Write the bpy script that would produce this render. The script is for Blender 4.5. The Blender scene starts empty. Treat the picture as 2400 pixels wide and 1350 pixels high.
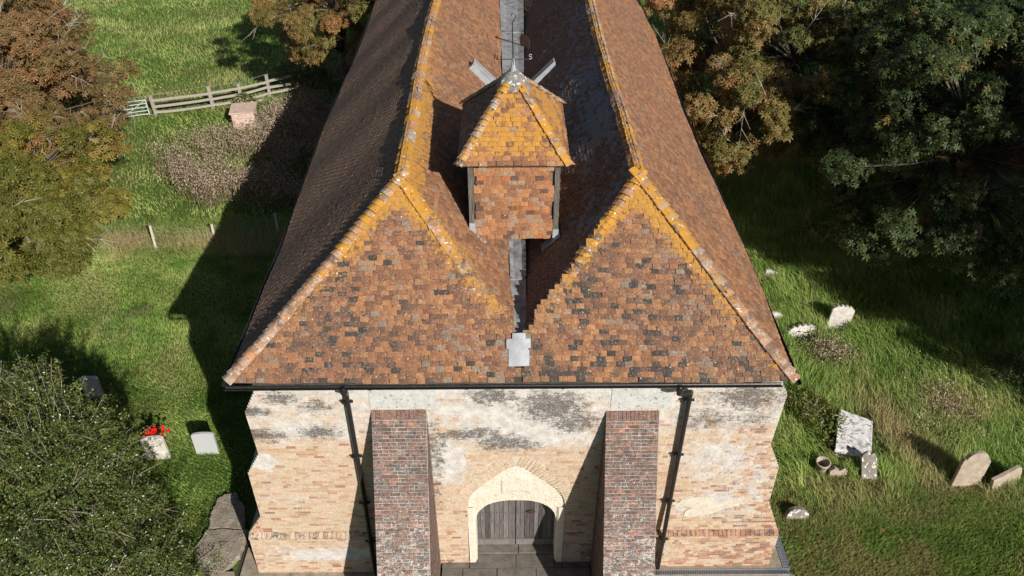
import bpy, math, random
import numpy as np
from mathutils import Vector, Matrix

# ------------------------------------------------------------------ camera, world, sun, exposure
S = bpy.context.scene
COL = S.collection
cam_d = bpy.data.cameras.new("camera")
cam_d.sensor_width = 36.0
cam_d.lens = 27.9
cam_d.clip_start = 0.1
cam_d.clip_end = 1000.0
cam = bpy.data.objects.new("camera", cam_d)
CAM = np.array([-0.24, -11.0, 16.9])
cam.location = CAM
cam.rotation_euler = (math.radians(90 - 37.5), 0.0, math.radians(-0.49))
COL.objects.link(cam)
S.camera = cam

SUN_EL = math.radians(29.0)
SUN_TO = Vector((0.455, -0.743, 0.485)).normalized()          # towards the sun
world = bpy.data.worlds.new("World")
S.world = world
world.use_nodes = True
wn = world.node_tree
bg = wn.nodes.get("Background") or wn.nodes.new("ShaderNodeBackground")
sky = wn.nodes.new("ShaderNodeTexSky")
sky.sky_type = 'NISHITA'
sky.sun_disc = False
sky.sun_elevation = SUN_EL
sky.sun_rotation = math.atan2(SUN_TO.x, SUN_TO.y)
wn.links.new(sky.outputs[0], bg.inputs[0])
bg.inputs[1].default_value = 0.05
sl = bpy.data.lights.new("sun", 'SUN')
sl.energy = 5.0
sl.angle = math.radians(0.5)
sl.color = (1.0, 0.945, 0.86)
so = bpy.data.objects.new("sun", sl)
so.rotation_euler = (-SUN_TO).to_track_quat('-Z', 'Y').to_euler()
so.location = (20, -30, 30)
COL.objects.link(so)
S.view_settings.view_transform = 'Standard'
S.view_settings.look = 'None'
S.view_settings.exposure = 0.5
S.view_settings.gamma = 1.0
S.view_settings.use_curve_mapping = False
S.cycles.max_bounces = 5
S.cycles.diffuse_bounces = 3
S.cycles.transparent_max_bounces = 4

rng = np.random.default_rng(11)
PI = math.pi
sunv = np.array(SUN_TO)

# ------------------------------------------------------------------ helpers
def nrm(v):
    v = np.asarray(v, float)
    return v / (np.linalg.norm(v, axis=-1, keepdims=True) + 1e-12)

def vnoise(x, y, s=1.0, seed=0):
    x = np.asarray(x, float) * s + 37.7 * seed; y = np.asarray(y, float) * s - 19.3 * seed
    xi = np.floor(x); yi = np.floor(y); fx = x - xi; fy = y - yi
    fx = fx * fx * (3 - 2 * fx); fy = fy * fy * (3 - 2 * fy)
    def h(a, b):
        return np.modf(np.abs(np.sin(a * 127.1 + b * 311.7 + seed * 74.7) * 43758.5453))[0]
    return (h(xi, yi) * (1 - fx) + h(xi + 1, yi) * fx) * (1 - fy) + (h(xi, yi + 1) * (1 - fx) + h(xi + 1, yi + 1) * fx) * fy

def fbm(x, y, s=1.0, seed=0):
    return 0.55 * vnoise(x, y, s, seed) + 0.3 * vnoise(x, y, s * 2.1, seed + 1) + 0.15 * vnoise(x, y, s * 4.3, seed + 2)

class Geo:
    """collects vertices, quads, triangles and a colour per vertex; build() links ONE mesh object"""
    def __init__(s):
        s.V = []; s.Q = []; s.T = []; s.C = []; s.n = 0
    def add(s, V, Q=None, T=None, c=(0.5, 0, 0)):
        V = np.asarray(V, float).reshape(-1, 3)
        s.V.append(V)
        if Q is not None and len(Q): s.Q.append(np.asarray(Q, np.int64).reshape(-1, 4) + s.n)
        if T is not None and len(T): s.T.append(np.asarray(T, np.int64).reshape(-1, 3) + s.n)
        c = np.asarray(c, float)
        s.C.append(np.broadcast_to(c, (len(V), 3)) if c.ndim == 1 else c)
        s.n += len(V)
        return s
    def inst(s, V0, Q0, T0, M, P, C):
        """copies of a template: M (k,3,3) with columns as axes, P (k,3), C (k,3)"""
        M = np.asarray(M); P = np.asarray(P); k = len(P); n = len(V0)
        if k == 0: return s
        V = np.einsum('kij,nj->kni', M, np.asarray(V0, float)) + P[:, None, :]
        off = (np.arange(k) * n)[:, None, None]
        Q = (np.asarray(Q0)[None] + off).reshape(-1, 4) if Q0 is not None and len(Q0) else None
        T = (np.asarray(T0)[None] + off).reshape(-1, 3) if T0 is not None and len(T0) else None
        return s.add(V.reshape(-1, 3), Q, T, np.repeat(np.asarray(C, float), n, axis=0))
    def box(s, a, b, c=(0.5, 0, 0), jit=0.0):
        x0, y0, z0 = a; x1, y1, z1 = b
        V = np.array([(x0, y0, z0), (x1, y0, z0), (x1, y1, z0), (x0, y1, z0), (x0, y0, z1), (x1, y0, z1), (x1, y1, z1), (x0, y1, z1)], float)
        if jit: V += rng.uniform(-jit, jit, V.shape)
        return s.add(V, [(0, 3, 2, 1), (4, 5, 6, 7), (0, 1, 5, 4), (1, 2, 6, 5), (2, 3, 7, 6), (3, 0, 4, 7)], None, c)
    def tube(s, pts, rad, k=6, c=(0.5, 0, 0), cap=True):
        pts = np.asarray(pts, float); n = len(pts)
        rad = np.broadcast_to(np.asarray(rad, float), (n,))
        tan = nrm(np.gradient(pts, axis=0))
        ref = np.array([0, 0, 1.0]) if abs(tan[0][2]) < 0.9 else np.array([1.0, 0, 0])
        V = []
        for i in range(n):
            a = np.cross(tan[i], ref)
            if np.linalg.norm(a) < 1e-3: a = np.cross(tan[i], [0.3, 1, 0.2])
            a = nrm(a); b = np.cross(a, tan[i]); ref = b
            th = np.arange(k) * 2 * PI / k
            V.append(pts[i] + rad[i] * (np.cos(th)[:, None] * a + np.sin(th)[:, None] * b))
        V = np.concatenate(V)
        Q = [(i * k + j, i * k + (j + 1) % k, (i + 1) * k + (j + 1) % k, (i + 1) * k + j) for i in range(n - 1) for j in range(k)]
        T = []
        if cap:
            V = np.concatenate([V, pts[:1], pts[-1:]])
            T = [(n * k, (j + 1) % k, j) for j in range(k)] + [(n * k + 1, (n - 1) * k + j, (n - 1) * k + (j + 1) % k) for j in range(k)]
        return s.add(V, Q, T, c)
    def lathe(s, prof, k=16, c=(0.5, 0, 0), loc=(0, 0, 0)):
        V = []; n = len(prof)
        for r, z in prof:
            for j in range(k):
                V.append((loc[0] + r * math.cos(2 * PI * j / k), loc[1] + r * math.sin(2 * PI * j / k), loc[2] + z))
        Q = [(i * k + j, i * k + (j + 1) % k, (i + 1) * k + (j + 1) % k, (i + 1) * k + j) for i in range(n - 1) for j in range(k)]
        return s.add(V, Q, None, c)
    def prism(s, poly, y0, y1, c=(0.5, 0, 0)):
        """convex-ish polygon in (x, z) given a depth in y; ends as triangle fans round the centre"""
        p = np.asarray(poly, float); n = len(p); m = p.mean(0)
        V = [(x, y0, z) for x, z in p] + [(x, y1, z) for x, z in p] + [(m[0], y0, m[1]), (m[0], y1, m[1])]
        Q = [(i, n + i, n + (i + 1) % n, (i + 1) % n) for i in range(n)]
        T = [(2 * n, i, (i + 1) % n) for i in range(n)] + [(2 * n + 1, n + (i + 1) % n, n + i) for i in range(n)]
        return s.add(V, Q, T, c)
    def mesh(s, name, mat, smooth=False):
        me = bpy.data.meshes.new(name)
        V = np.concatenate(s.V) if s.V else np.zeros((0, 3))
        Q = np.concatenate(s.Q) if s.Q else np.zeros((0, 4), np.int64)
        T = np.concatenate(s.T) if s.T else np.zeros((0, 3), np.int64)
        C = np.concatenate(s.C) if s.C else np.zeros((0, 3))
        me.vertices.add(len(V)); me.vertices.foreach_set('co', V.astype(np.float32).ravel())
        nl = Q.size + T.size
        me.loops.add(nl)
        me.loops.foreach_set('vertex_index', np.concatenate([Q.ravel(), T.ravel()]).astype(np.int32))
        me.polygons.add(len(Q) + len(T))
        st = np.concatenate([np.arange(len(Q)) * 4, len(Q) * 4 + np.arange(len(T)) * 3])
        me.polygons.foreach_set('loop_start', st.astype(np.int32))
        me.polygons.foreach_set('use_smooth', np.full(len(Q) + len(T), bool(smooth)))
        me.update(calc_edges=True)
        ca = me.color_attributes.new('tcol', 'FLOAT_COLOR', 'POINT')
        ca.data.foreach_set('color', np.concatenate([C, np.ones((len(C), 1))], 1).astype(np.float32).ravel())
        me.materials.append(mat)
        return me
    def build(s, name, mat, parent=None, smooth=False, loc=None):
        o = bpy.data.objects.new(name, s.mesh(name, mat, smooth))
        COL.objects.link(o)
        if parent is not None: o.parent = parent
        if loc is not None: o.location = loc
        return o

def tag(o, label=None, cat=None, group=None, kind=None):
    if label: o['label'] = label
    if cat: o['category'] = cat
    if group: o['group'] = group
    if kind: o['kind'] = kind
    return o

def thing(name, label, cat, loc=(0, 0, 0), rz=0.0, group=None):
    o = bpy.data.objects.new(name, None)
    o.empty_display_size = 0.2
    COL.objects.link(o)
    o.location = loc; o.rotation_euler = (0, 0, rz)
    return tag(o, label, cat, group)

def place(name, mesh, parent, M, P, c):
    """one object sharing a mesh, at a 3x3 frame and a point, its colour channels in obj.color"""
    o = bpy.data.objects.new(name, mesh)
    COL.objects.link(o)
    o.parent = parent
    m = Matrix(((M[0][0], M[0][1], M[0][2], P[0]), (M[1][0], M[1][1], M[1][2], P[1]), (M[2][0], M[2][1], M[2][2], P[2]), (0, 0, 0, 1)))
    o.matrix_basis = m
    o.color = (c[0], c[1], c[2], 1.0)
    return o

# ------------------------------------------------------------------ materials
class NT:
    def __init__(s, name):
        s.m = bpy.data.materials.new(name); s.m.use_nodes = True
        s.t = s.m.node_tree; s.t.nodes.clear()
        s.out = s.t.nodes.new('ShaderNodeOutputMaterial')
        s._pos = None
    def n(s, ty): return s.t.nodes.new(ty)
    def set(s, sock, v):
        if isinstance(v, bpy.types.NodeSocket): s.t.links.new(v, sock)
        elif isinstance(v, (tuple, list)) and sock.type == 'RGBA': sock.default_value = (v[0], v[1], v[2], 1)
        else: sock.default_value = v
    def pos(s):
        if s._pos is None: s._pos = s.n('ShaderNodeNewGeometry').outputs['Position']
        return s._pos
    def scaled(s, v, k):
        x = s.n('ShaderNodeVectorMath'); x.operation = 'MULTIPLY'; s.set(x.inputs[0], v); x.inputs[1].default_value = k
        return x.outputs[0]
    def noise(s, scale, detail=3, rough=0.55, vec=None, stretch=None):
        x = s.n('ShaderNodeTexNoise'); x.inputs['Scale'].default_value = scale
        x.inputs['Detail'].default_value = detail; x.inputs['Roughness'].default_value = rough
        v = vec if vec is not None else s.pos()
        if stretch: v = s.scaled(v, stretch)
        s.set(x.inputs['Vector'], v)
        return x.outputs['Fac']
    def math(s, op, a, b=0.0, clamp=False):
        x = s.n('ShaderNodeMath'); x.operation = op; x.use_clamp = clamp
        s.set(x.inputs[0], a); s.set(x.inputs[1], b)
        return x.outputs[0]
    def thr(s, v, lo, hi):
        x = s.n('ShaderNodeMapRange'); s.set(x.inputs[0], v)
        x.inputs[1].default_value = lo; x.inputs[2].default_value = hi
        return x.outputs[0]
    def mix(s, f, a, b, mode='MIX'):
        x = s.n('ShaderNodeMix'); x.data_type = 'RGBA'; x.blend_type = mode
        s.set(x.inputs[0], f); s.set(x.inputs[6], a); s.set(x.inputs[7], b)
        return x.outputs[2]
    def ramp(s, f, stops, interp='LINEAR'):
        x = s.n('ShaderNodeValToRGB'); cr = x.color_ramp; cr.interpolation = interp
        while len(cr.elements) < len(stops): cr.elements.new(0.5)
        for e, (p, c) in zip(cr.elements, stops):
            e.position = p; e.color = (c[0], c[1], c[2], 1)
        s.set(x.inputs[0], f)
        return x.outputs[0]
    def src(s, mode):
        """the three colour channels: per vertex on merged meshes, per object on single pieces"""
        sep = s.n('ShaderNodeSeparateColor')
        if mode == 'obj':
            a = s.n('ShaderNodeObjectInfo'); s.set(sep.inputs[0], a.outputs['Color'])
        else:
            a = s.n('ShaderNodeAttribute'); a.attribute_name = 'tcol'; s.set(sep.inputs[0], a.outputs['Color'])
        return sep.outputs[0], sep.outputs[1], sep.outputs[2]
    def val(s, c, lo, hi, scale, detail=3, stretch=None):
        """value variation of a colour by a fine noise"""
        f = s.thr(s.noise(scale, detail, stretch=stretch), 0.3, 0.7)
        x = s.n('ShaderNodeMapRange'); s.set(x.inputs[0], f); x.inputs[3].default_value = lo; x.inputs[4].default_value = hi
        h = s.n('ShaderNodeHueSaturation'); s.set(h.inputs['Value'], x.outputs[0]); s.set(h.inputs['Color'], c)
        return h.outputs[0]
    def finish(s, col, rough=0.9, spec=0.3, metal=0.0, bump=None, bd=0.01, transl=0.0):
        b = s.n('ShaderNodeBsdfPrincipled')
        s.set(b.inputs['Base Color'], col); s.set(b.inputs['Roughness'], rough)
        b.inputs['Specular IOR Level'].default_value = spec; b.inputs['Metallic'].default_value = metal
        if bump is not None:
            x = s.n('ShaderNodeBump'); x.inputs['Distance'].default_value = bd; x.inputs['Strength'].default_value = 1.0
            s.set(x.inputs['Height'], bump); s.set(b.inputs['Normal'], x.outputs[0])
        r = b.outputs[0]
        if transl:
            tr = s.n('ShaderNodeBsdfTranslucent'); s.set(tr.inputs['Color'], col)
            mx = s.n('ShaderNodeMixShader'); mx.inputs[0].default_value = transl
            s.set(mx.inputs[1], b.outputs[0]); s.set(mx.inputs[2], tr.outputs[0]); r = mx.outputs[0]
        s.t.links.new(r, s.out.inputs['Surface'])
        return s.m

def both(fn):
    return fn('mesh'), fn('obj')

def m_tile(mode):
    k = NT('clay_tile_' + mode); R, G, B = k.src(mode)
    base = k.ramp(R, [(0.0, (0.040, 0.036, 0.035)), (0.035, (0.060, 0.048, 0.042)), (0.06, (0.120, 0.068, 0.050)), (0.25, (0.186, 0.088, 0.050)),
                      (0.50, (0.246, 0.114, 0.058)), (0.72, (0.300, 0.140, 0.066)), (0.86, (0.355, 0.172, 0.075)), (0.90, (0.27, 0.175, 0.115)), (0.965, (0.215, 0.175, 0.135)), (0.98, (0.36, 0.11, 0.045)), (1.0, (0.20, 0.20, 0.20))])
    base = k.val(k.val(base, 0.70, 1.22, 26, 5), 0.85, 1.12, 95, 2)
    dirt_and_shade = k.thr(k.math('ADD', k.math('ADD', k.math('MULTIPLY', k.noise(1.3, 6, 0.7), 0.7), k.math('MULTIPLY', k.noise(8, 5, 0.7), 0.3)), k.math('MULTIPLY', B, 0.5)), 0.52, 0.86)  # noise is dirt; B also carries shade painted on slopes turned from the sun
    base = k.mix(k.math('MULTIPLY', dirt_and_shade, 0.48), base, (0.070, 0.055, 0.042))
    grey = k.thr(k.math('ADD', k.noise(26, 3, 0.6), k.math('MULTIPLY', B, 0.12)), 0.60, 0.74)
    base = k.mix(k.math('MULTIPLY', grey, 0.45), base, (0.33, 0.31, 0.27))
    lich = k.thr(k.math('ADD', k.math('ADD', k.math('ADD', k.math('MULTIPLY', k.noise(11, 6, 0.70), 0.85), k.math('MULTIPLY', k.noise(55, 4, 0.75), 0.36)), k.math('MULTIPLY', k.noise(2.1, 2), 0.30)), G), 1.02, 1.10)
    lc = k.mix(k.thr(k.noise(24, 5, 0.7), 0.3, 0.7), (0.37, 0.165, 0.020), (0.44, 0.245, 0.060))
    lc = k.val(lc, 0.75, 1.15, 60, 3)
    base = k.mix(k.math('MULTIPLY', lich, 0.90), base, lc)
    wh = k.thr(k.math('ADD', k.noise(17, 2, 0.5), k.math('MULTIPLY', G, 0.05)), 0.745, 0.765)
    base = k.mix(wh, base, (0.66, 0.64, 0.60))
    return k.finish(base, 0.88, 0.25, bump=k.noise(60, 3), bd=0.006)
M_TILE, M_TILE_O = both(m_tile)

def m_hip(mode):
    k = NT('hip_tile_' + mode); R, G, B = k.src(mode)
    base = k.ramp(R, [(0.0, (0.15, 0.10, 0.075)), (0.35, (0.27, 0.165, 0.105)), (0.6, (0.38, 0.20, 0.105)), (0.8, (0.34, 0.28, 0.22)), (1.0, (0.45, 0.20, 0.08))])
    base = k.val(base, 0.65, 1.2, 25, 4)
    mort = k.thr(k.noise(8, 5, 0.65), 0.50, 0.66)
    base = k.mix(k.math('MULTIPLY', mort, 0.65), base, (0.50, 0.46, 0.40))
    dk = k.thr(k.noise(14, 5, 0.7), 0.60, 0.72)
    base = k.mix(k.math('MULTIPLY', dk, 0.6), base, (0.07, 0.06, 0.05))
    lich = k.thr(k.math('ADD', k.math('ADD', k.math('ADD', k.math('MULTIPLY', k.noise(11, 6, 0.70), 0.85), k.math('MULTIPLY', k.noise(55, 4, 0.75), 0.36)), k.math('MULTIPLY', k.noise(2.1, 2), 0.30)), G), 1.00, 1.08)
    base = k.mix(k.math('MULTIPLY', lich, 0.93), base, k.mix(k.noise(30, 3), (0.41, 0.175, 0.012), (0.48, 0.265, 0.045)))
    wh = k.thr(k.noise(13, 3, 0.5), 0.66, 0.69)
    base = k.mix(wh, base, (0.70, 0.67, 0.62))
    return k.finish(base, 0.9, 0.2, bump=k.noise(50, 3), bd=0.008)
M_HIP, M_HIP_O = both(m_hip)

def patches(k, col, W, D):
    """limewash, grey render film and black lichen that lie across bricks and joints alike"""
    lime = k.thr(k.math('ADD', k.math('ADD', k.math('MULTIPLY', k.noise(3.2, 6, 0.66), 0.7), k.math('MULTIPLY', k.noise(16, 4, 0.6), 0.35)), W), 0.66, 0.82)
    col = k.mix(k.math('MULTIPLY', lime, 0.88), col, k.mix(k.thr(k.noise(5, 4), 0.35, 0.65), (0.40, 0.395, 0.39), (0.57, 0.555, 0.535)))
    gs = k.thr(k.math('ADD', k.noise(6, 6, 0.75), k.math('MULTIPLY', W, 0.30)), 0.58, 0.74)
    col = k.mix(k.math('MULTIPLY', gs, 0.5), col, (0.33, 0.30, 0.29))
    area = k.thr(k.math('ADD', k.math('MULTIPLY', k.noise(5.5, 6, 0.78, stretch=(1, 1, 1.6)), 1.3), D), 0.80, 1.08)
    speck = k.thr(k.math('ADD', k.noise(23, 6, 0.78, stretch=(1, 1, 1.7)), k.math('MULTIPLY', area, 0.14)), 0.52, 0.60)
    dk = k.math('MULTIPLY', area, speck)
    return k.mix(k.math('MULTIPLY', dk, 0.85), col, (0.060, 0.053, 0.050))

def m_brick(mode):
    k = NT('wall_brick_' + mode); R, G, B = k.src(mode)
    base = k.ramp(R, [(0.0, (0.28, 0.135, 0.09)), (0.04, (0.36, 0.20, 0.13)), (0.10, (0.41, 0.285, 0.19)), (0.35, (0.445, 0.345, 0.24)), (0.65, (0.485, 0.385, 0.295)),
                      (0.88, (0.475, 0.35, 0.265)), (0.955, (0.44, 0.29, 0.20)), (0.985, (0.38, 0.22, 0.15)), (1.0, (0.22, 0.15, 0.125))])
    base = k.val(base, 0.80, 1.12, 18, 4)
    return k.finish(patches(k, base, G, B), 0.92, 0.2, bump=k.noise(45, 4), bd=0.01)
M_BRICK, M_BRICK_O = both(m_brick)

def m_mortar(mode='mesh'):
    k = NT('lime_mortar'); R, G, B = k.src(mode)
    base = k.val((0.54, 0.465, 0.375), 0.74, 1.06, 12, 5)
    return k.finish(patches(k, base, G, B), 0.95, 0.15, bump=k.noise(60, 4), bd=0.012)
M_MORTAR = m_mortar()

def m_redbrick(mode):
    k = NT('dark_red_brick_' + mode); R, G, B = k.src(mode)
    base = k.ramp(R, [(0.0, (0.085, 0.080, 0.085)), (0.10, (0.11, 0.095, 0.095)), (0.18, (0.090, 0.056, 0.048)), (0.5, (0.125, 0.073, 0.060)), (0.78, (0.155, 0.086, 0.067)), (0.94, (0.195, 0.105, 0.078)), (1.0, (0.31, 0.12, 0.07))])
    base = k.val(base, 0.6, 1.25, 16, 5)
    wh = k.thr(k.math('ADD', k.math('ADD', k.math('MULTIPLY', k.noise(12, 6, 0.78, stretch=(1, 1, 1.8)), 0.6), k.math('MULTIPLY', k.noise(40, 4, 0.72), 0.45)), G), 0.70, 0.77)
    base = k.mix(k.math('MULTIPLY', wh, 0.8), base, (0.56, 0.52, 0.49))
    gr = k.thr(k.noise(38, 5, 0.75), 0.50, 0.62)
    base = k.mix(k.math('MULTIPLY', gr, 0.62), base, (0.30, 0.275, 0.255))
    dk = k.thr(k.math('ADD', k.noise(5, 6, 0.7), B), 0.60, 0.76)
    base = k.mix(k.math('MULTIPLY', dk, 0.7), base, (0.045, 0.035, 0.03))
    return k.finish(base, 0.92, 0.2, bump=k.noise(50, 4), bd=0.012)
M_RED, M_RED_O = both(m_redbrick)

def simple(name, a, b, scale=8, detail=4, rough=0.9, spec=0.3, metal=0.0, bd=0.008, stretch=None, spots=None):
    k = NT(name)
    c = k.mix(k.thr(k.noise(scale, detail, 0.6, stretch=stretch), 0.32, 0.68), a, b)
    for (sc, lo, hi, f, cc) in (spots or []):
        c = k.mix(k.math('MULTIPLY', k.thr(k.noise(sc, 5, 0.65), lo, hi), f), c, cc)
    return k.finish(c, rough, spec, metal, bump=k.noise(scale * 5, 3, stretch=stretch), bd=bd)

M_REDMORTAR = simple('pale_mortar', (0.40, 0.36, 0.32), (0.62, 0.58, 0.53), 14, 5, spots=[(3, 0.46, 0.62, 0.75, (0.13, 0.10, 0.09))])
M_LEAD = simple('grey_lead', (0.17, 0.175, 0.185), (0.29, 0.295, 0.305), 5, 5, 0.6, 0.4, bd=0.004, spots=[(3.5, 0.50, 0.64, 0.7, (0.115, 0.105, 0.090)), (14, 0.58, 0.68, 0.7, (0.07, 0.055, 0.04))])
M_LEADNEW = simple('pale_new_lead', (0.235, 0.245, 0.27), (0.33, 0.345, 0.375), 4, 4, 0.55, 0.4, bd=0.006, spots=[(6, 0.54, 0.68, 0.45, (0.20, 0.205, 0.215))])
M_IRON = simple('black_painted_iron', (0.012, 0.011, 0.012), (0.022, 0.019, 0.019), 9, 3, 0.35, 0.5, bd=0.002, spots=[(40, 0.66, 0.70, 0.5, (0.3, 0.28, 0.26))])
M_RUST = simple('rusty_iron', (0.035, 0.022, 0.018), (0.08, 0.04, 0.03), 20, 3, 0.7, 0.3)
M_POST = simple('grey_weathered_timber', (0.055, 0.05, 0.045), (0.16, 0.145, 0.125), 9, 5, 0.9, 0.2, stretch=(6, 6, 0.6))
def m_door(mode):
    k = NT('weathered_oak_' + mode); R, G, B = k.src(mode)
    c = k.ramp(R, [(0, (0.075, 0.066, 0.066)), (0.5, (0.125, 0.112, 0.110)), (1, (0.185, 0.168, 0.162))])
    c = k.val(c, 0.5, 1.3, 9, 5, stretch=(7, 7, 0.35))
    return k.finish(c, 0.85, 0.2, bump=k.noise(14, 4, stretch=(8, 8, 0.3)), bd=0.012)
M_DOOR, M_DOOR_O = both(m_door)
M_LIME = simple('cream_limewash', (0.55, 0.50, 0.41), (0.62, 0.58, 0.50), 6, 5, 0.9, 0.2, bd=0.03, spots=[(13, 0.56, 0.68, 0.6, (0.47, 0.35, 0.21)), (5, 0.55, 0.7, 0.3, (0.50, 0.42, 0.31))])
M_RENDER = simple('grey_render', (0.36, 0.36, 0.355), (0.48, 0.48, 0.465), 6, 6, 0.95, 0.15, bd=0.01, spots=[(13, 0.58, 0.66, 0.85, (0.10, 0.09, 0.085)), (3, 0.55, 0.75, 0.4, (0.42, 0.40, 0.37))])
M_PAVE = simple('grey_sandstone_paving', (0.095, 0.085, 0.072), (0.17, 0.15, 0.13), 4, 6, 0.85, 0.3, spots=[(40, 0.68, 0.72, 0.6, (0.35, 0.3, 0.25))])
M_CONC = simple('stained_concrete', (0.20, 0.165, 0.125), (0.33, 0.28, 0.21), 4, 6, 0.95, 0.2, spots=[(9, 0.56, 0.7, 0.6, (0.09, 0.08, 0.06)), (6, 0.6, 0.7, 0.4, (0.42, 0.39, 0.34))])
M_GRATE = simple('galvanised_steel', (0.30, 0.33, 0.37), (0.45, 0.48, 0.52), 20, 3, 0.4, 0.5, 0.6, bd=0.002)
M_GATE = simple('galvanised_gate_steel', (0.30, 0.33, 0.35), (0.42, 0.45, 0.47), 10, 3, 0.5, 0.5, bd=0.002)
M_RAIL = simple('silvered_fence_timber', (0.21, 0.19, 0.16), (0.35, 0.32, 0.27), 10, 5, 0.9, 0.2, stretch=(1, 4, 6))
M_STAKE = simple('pale_fence_stake', (0.38, 0.33, 0.26), (0.56, 0.51, 0.42), 9, 5, 0.9, 0.2, stretch=(6, 6, 0.6))
M_WIRE = simple('dull_wire', (0.22, 0.22, 0.20), (0.32, 0.32, 0.30), 9, 2, 0.5, 0.4)
M_BLOCK = simple('pinkish_stone_block', (0.40, 0.29, 0.23), (0.56, 0.43, 0.35), 6, 5, 0.95, 0.2, spots=[(12, 0.58, 0.7, 0.5, (0.22, 0.18, 0.15))])
M_BARK = simple('grey_bark', (0.06, 0.05, 0.038), (0.13, 0.11, 0.088), 12, 5, 0.95, 0.1, stretch=(3, 3, 0.7))
M_TWIG = simple('pale_twig', (0.30, 0.26, 0.21), (0.46, 0.42, 0.36), 15, 3, 0.9, 0.1)
M_SLAB = simple('lichened_sandstone', (0.17, 0.142, 0.110), (0.30, 0.26, 0.21), 5, 6, 0.95, 0.15, bd=0.03, spots=[(7, 0.57, 0.68, 0.75, (0.40, 0.37, 0.33)), (15, 0.6, 0.7, 0.6, (0.05, 0.045, 0.04))])
M_STONE_W = simple('white_lichened_stone', (0.34, 0.31, 0.275), (0.56, 0.54, 0.51), 6, 6, 0.95, 0.15, bd=0.015, spots=[(9, 0.60, 0.70, 0.5, (0.28, 0.20, 0.12)), (24, 0.62, 0.72, 0.5, (0.25, 0.23, 0.21))])
M_STONE_T = simple('tan_sandstone', (0.255, 0.21, 0.16), (0.38, 0.325, 0.26), 5, 6, 0.95, 0.15, bd=0.015, spots=[(8, 0.58, 0.70, 0.6, (0.24, 0.19, 0.14)), (20, 0.64, 0.72, 0.4, (0.62, 0.58, 0.52))])
M_STONE_G = simple('grey_spotted_stone', (0.13, 0.115, 0.10), (0.26, 0.235, 0.21), 7, 6, 0.95, 0.15, bd=0.015, spots=[(6, 0.56, 0.60, 0.9, (0.68, 0.66, 0.63)), (11, 0.6, 0.7, 0.5, (0.46, 0.27, 0.12))])
M_STONE_M = simple('smooth_grey_granite', (0.34, 0.35, 0.355), (0.42, 0.43, 0.435), 60, 3, 0.6, 0.3, bd=0.002)
M_SLABTOP = simple('black_streaked_white_stone', (0.50, 0.49, 0.49), (0.70, 0.69, 0.69), 7, 6, 0.95, 0.15, bd=0.012, spots=[(9, 0.52, 0.60, 0.8, (0.12, 0.11, 0.11)), (2.2, 0.58, 0.72, 0.7, (0.10, 0.09, 0.085))])
M_RED_FL = simple('red_petals', (0.55, 0.006, 0.006), (0.78, 0.012, 0.01), 40, 2, 0.6, 0.2)
M_SOIL = simple('dark_trench', (0.03, 0.026, 0.02), (0.055, 0.048, 0.038), 8, 4)

def m_leaf(name, stops, rough=0.55, spec=0.35, tr=0.28):
    def f(mode):
        k = NT(name + '_' + mode); R, G, B = k.src(mode)
        c = k.ramp(R, stops)
        return k.finish(k.val(c, 0.8, 1.15, 9, 2), rough, spec, transl=tr)
    return both(f)
ML_BROWN = m_leaf('brown_chestnut_leaf', [(0, (0.115, 0.105, 0.030)), (0.25, (0.165, 0.115, 0.042)), (0.55, (0.185, 0.118, 0.046)), (0.85, (0.195, 0.108, 0.043)), (1, (0.26, 0.13, 0.05))])
ML_OLIVE = m_leaf('yellow_green_chestnut_leaf', [(0, (0.105, 0.110, 0.018)), (0.3, (0.185, 0.165, 0.029)), (0.65, (0.24, 0.185, 0.038)), (0.85, (0.26, 0.155, 0.045)), (1, (0.29, 0.13, 0.045))])
ML_AMBER = m_leaf('amber_chestnut_leaf', [(0, (0.085, 0.092, 0.022)), (0.35, (0.145, 0.128, 0.030)), (0.7, (0.195, 0.128, 0.040)), (1, (0.28, 0.125, 0.044))])
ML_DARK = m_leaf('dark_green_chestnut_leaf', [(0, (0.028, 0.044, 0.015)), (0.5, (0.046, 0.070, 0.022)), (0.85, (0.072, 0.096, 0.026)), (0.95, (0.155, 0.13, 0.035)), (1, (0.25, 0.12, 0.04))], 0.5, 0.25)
ML_HOLLY = m_leaf('glossy_holly_leaf', [(0, (0.042, 0.062, 0.018)), (0.5, (0.080, 0.108, 0.028)), (0.85, (0.130, 0.150, 0.034)), (1, (0.22, 0.21, 0.045))], 0.32, 0.45, 0.22)
ML_SCRUB = m_leaf('yellowish_scrub_leaf', [(0, (0.055, 0.080, 0.016)), (0.6, (0.115, 0.130, 0.025)), (1, (0.20, 0.19, 0.05))])
ML_DRY = m_leaf('dry_seed_head', [(0, (0.17, 0.115, 0.070)), (0.5, (0.34, 0.255, 0.180)), (1, (0.54, 0.45, 0.36))], 0.95, 0.05, 0.2)

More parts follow.
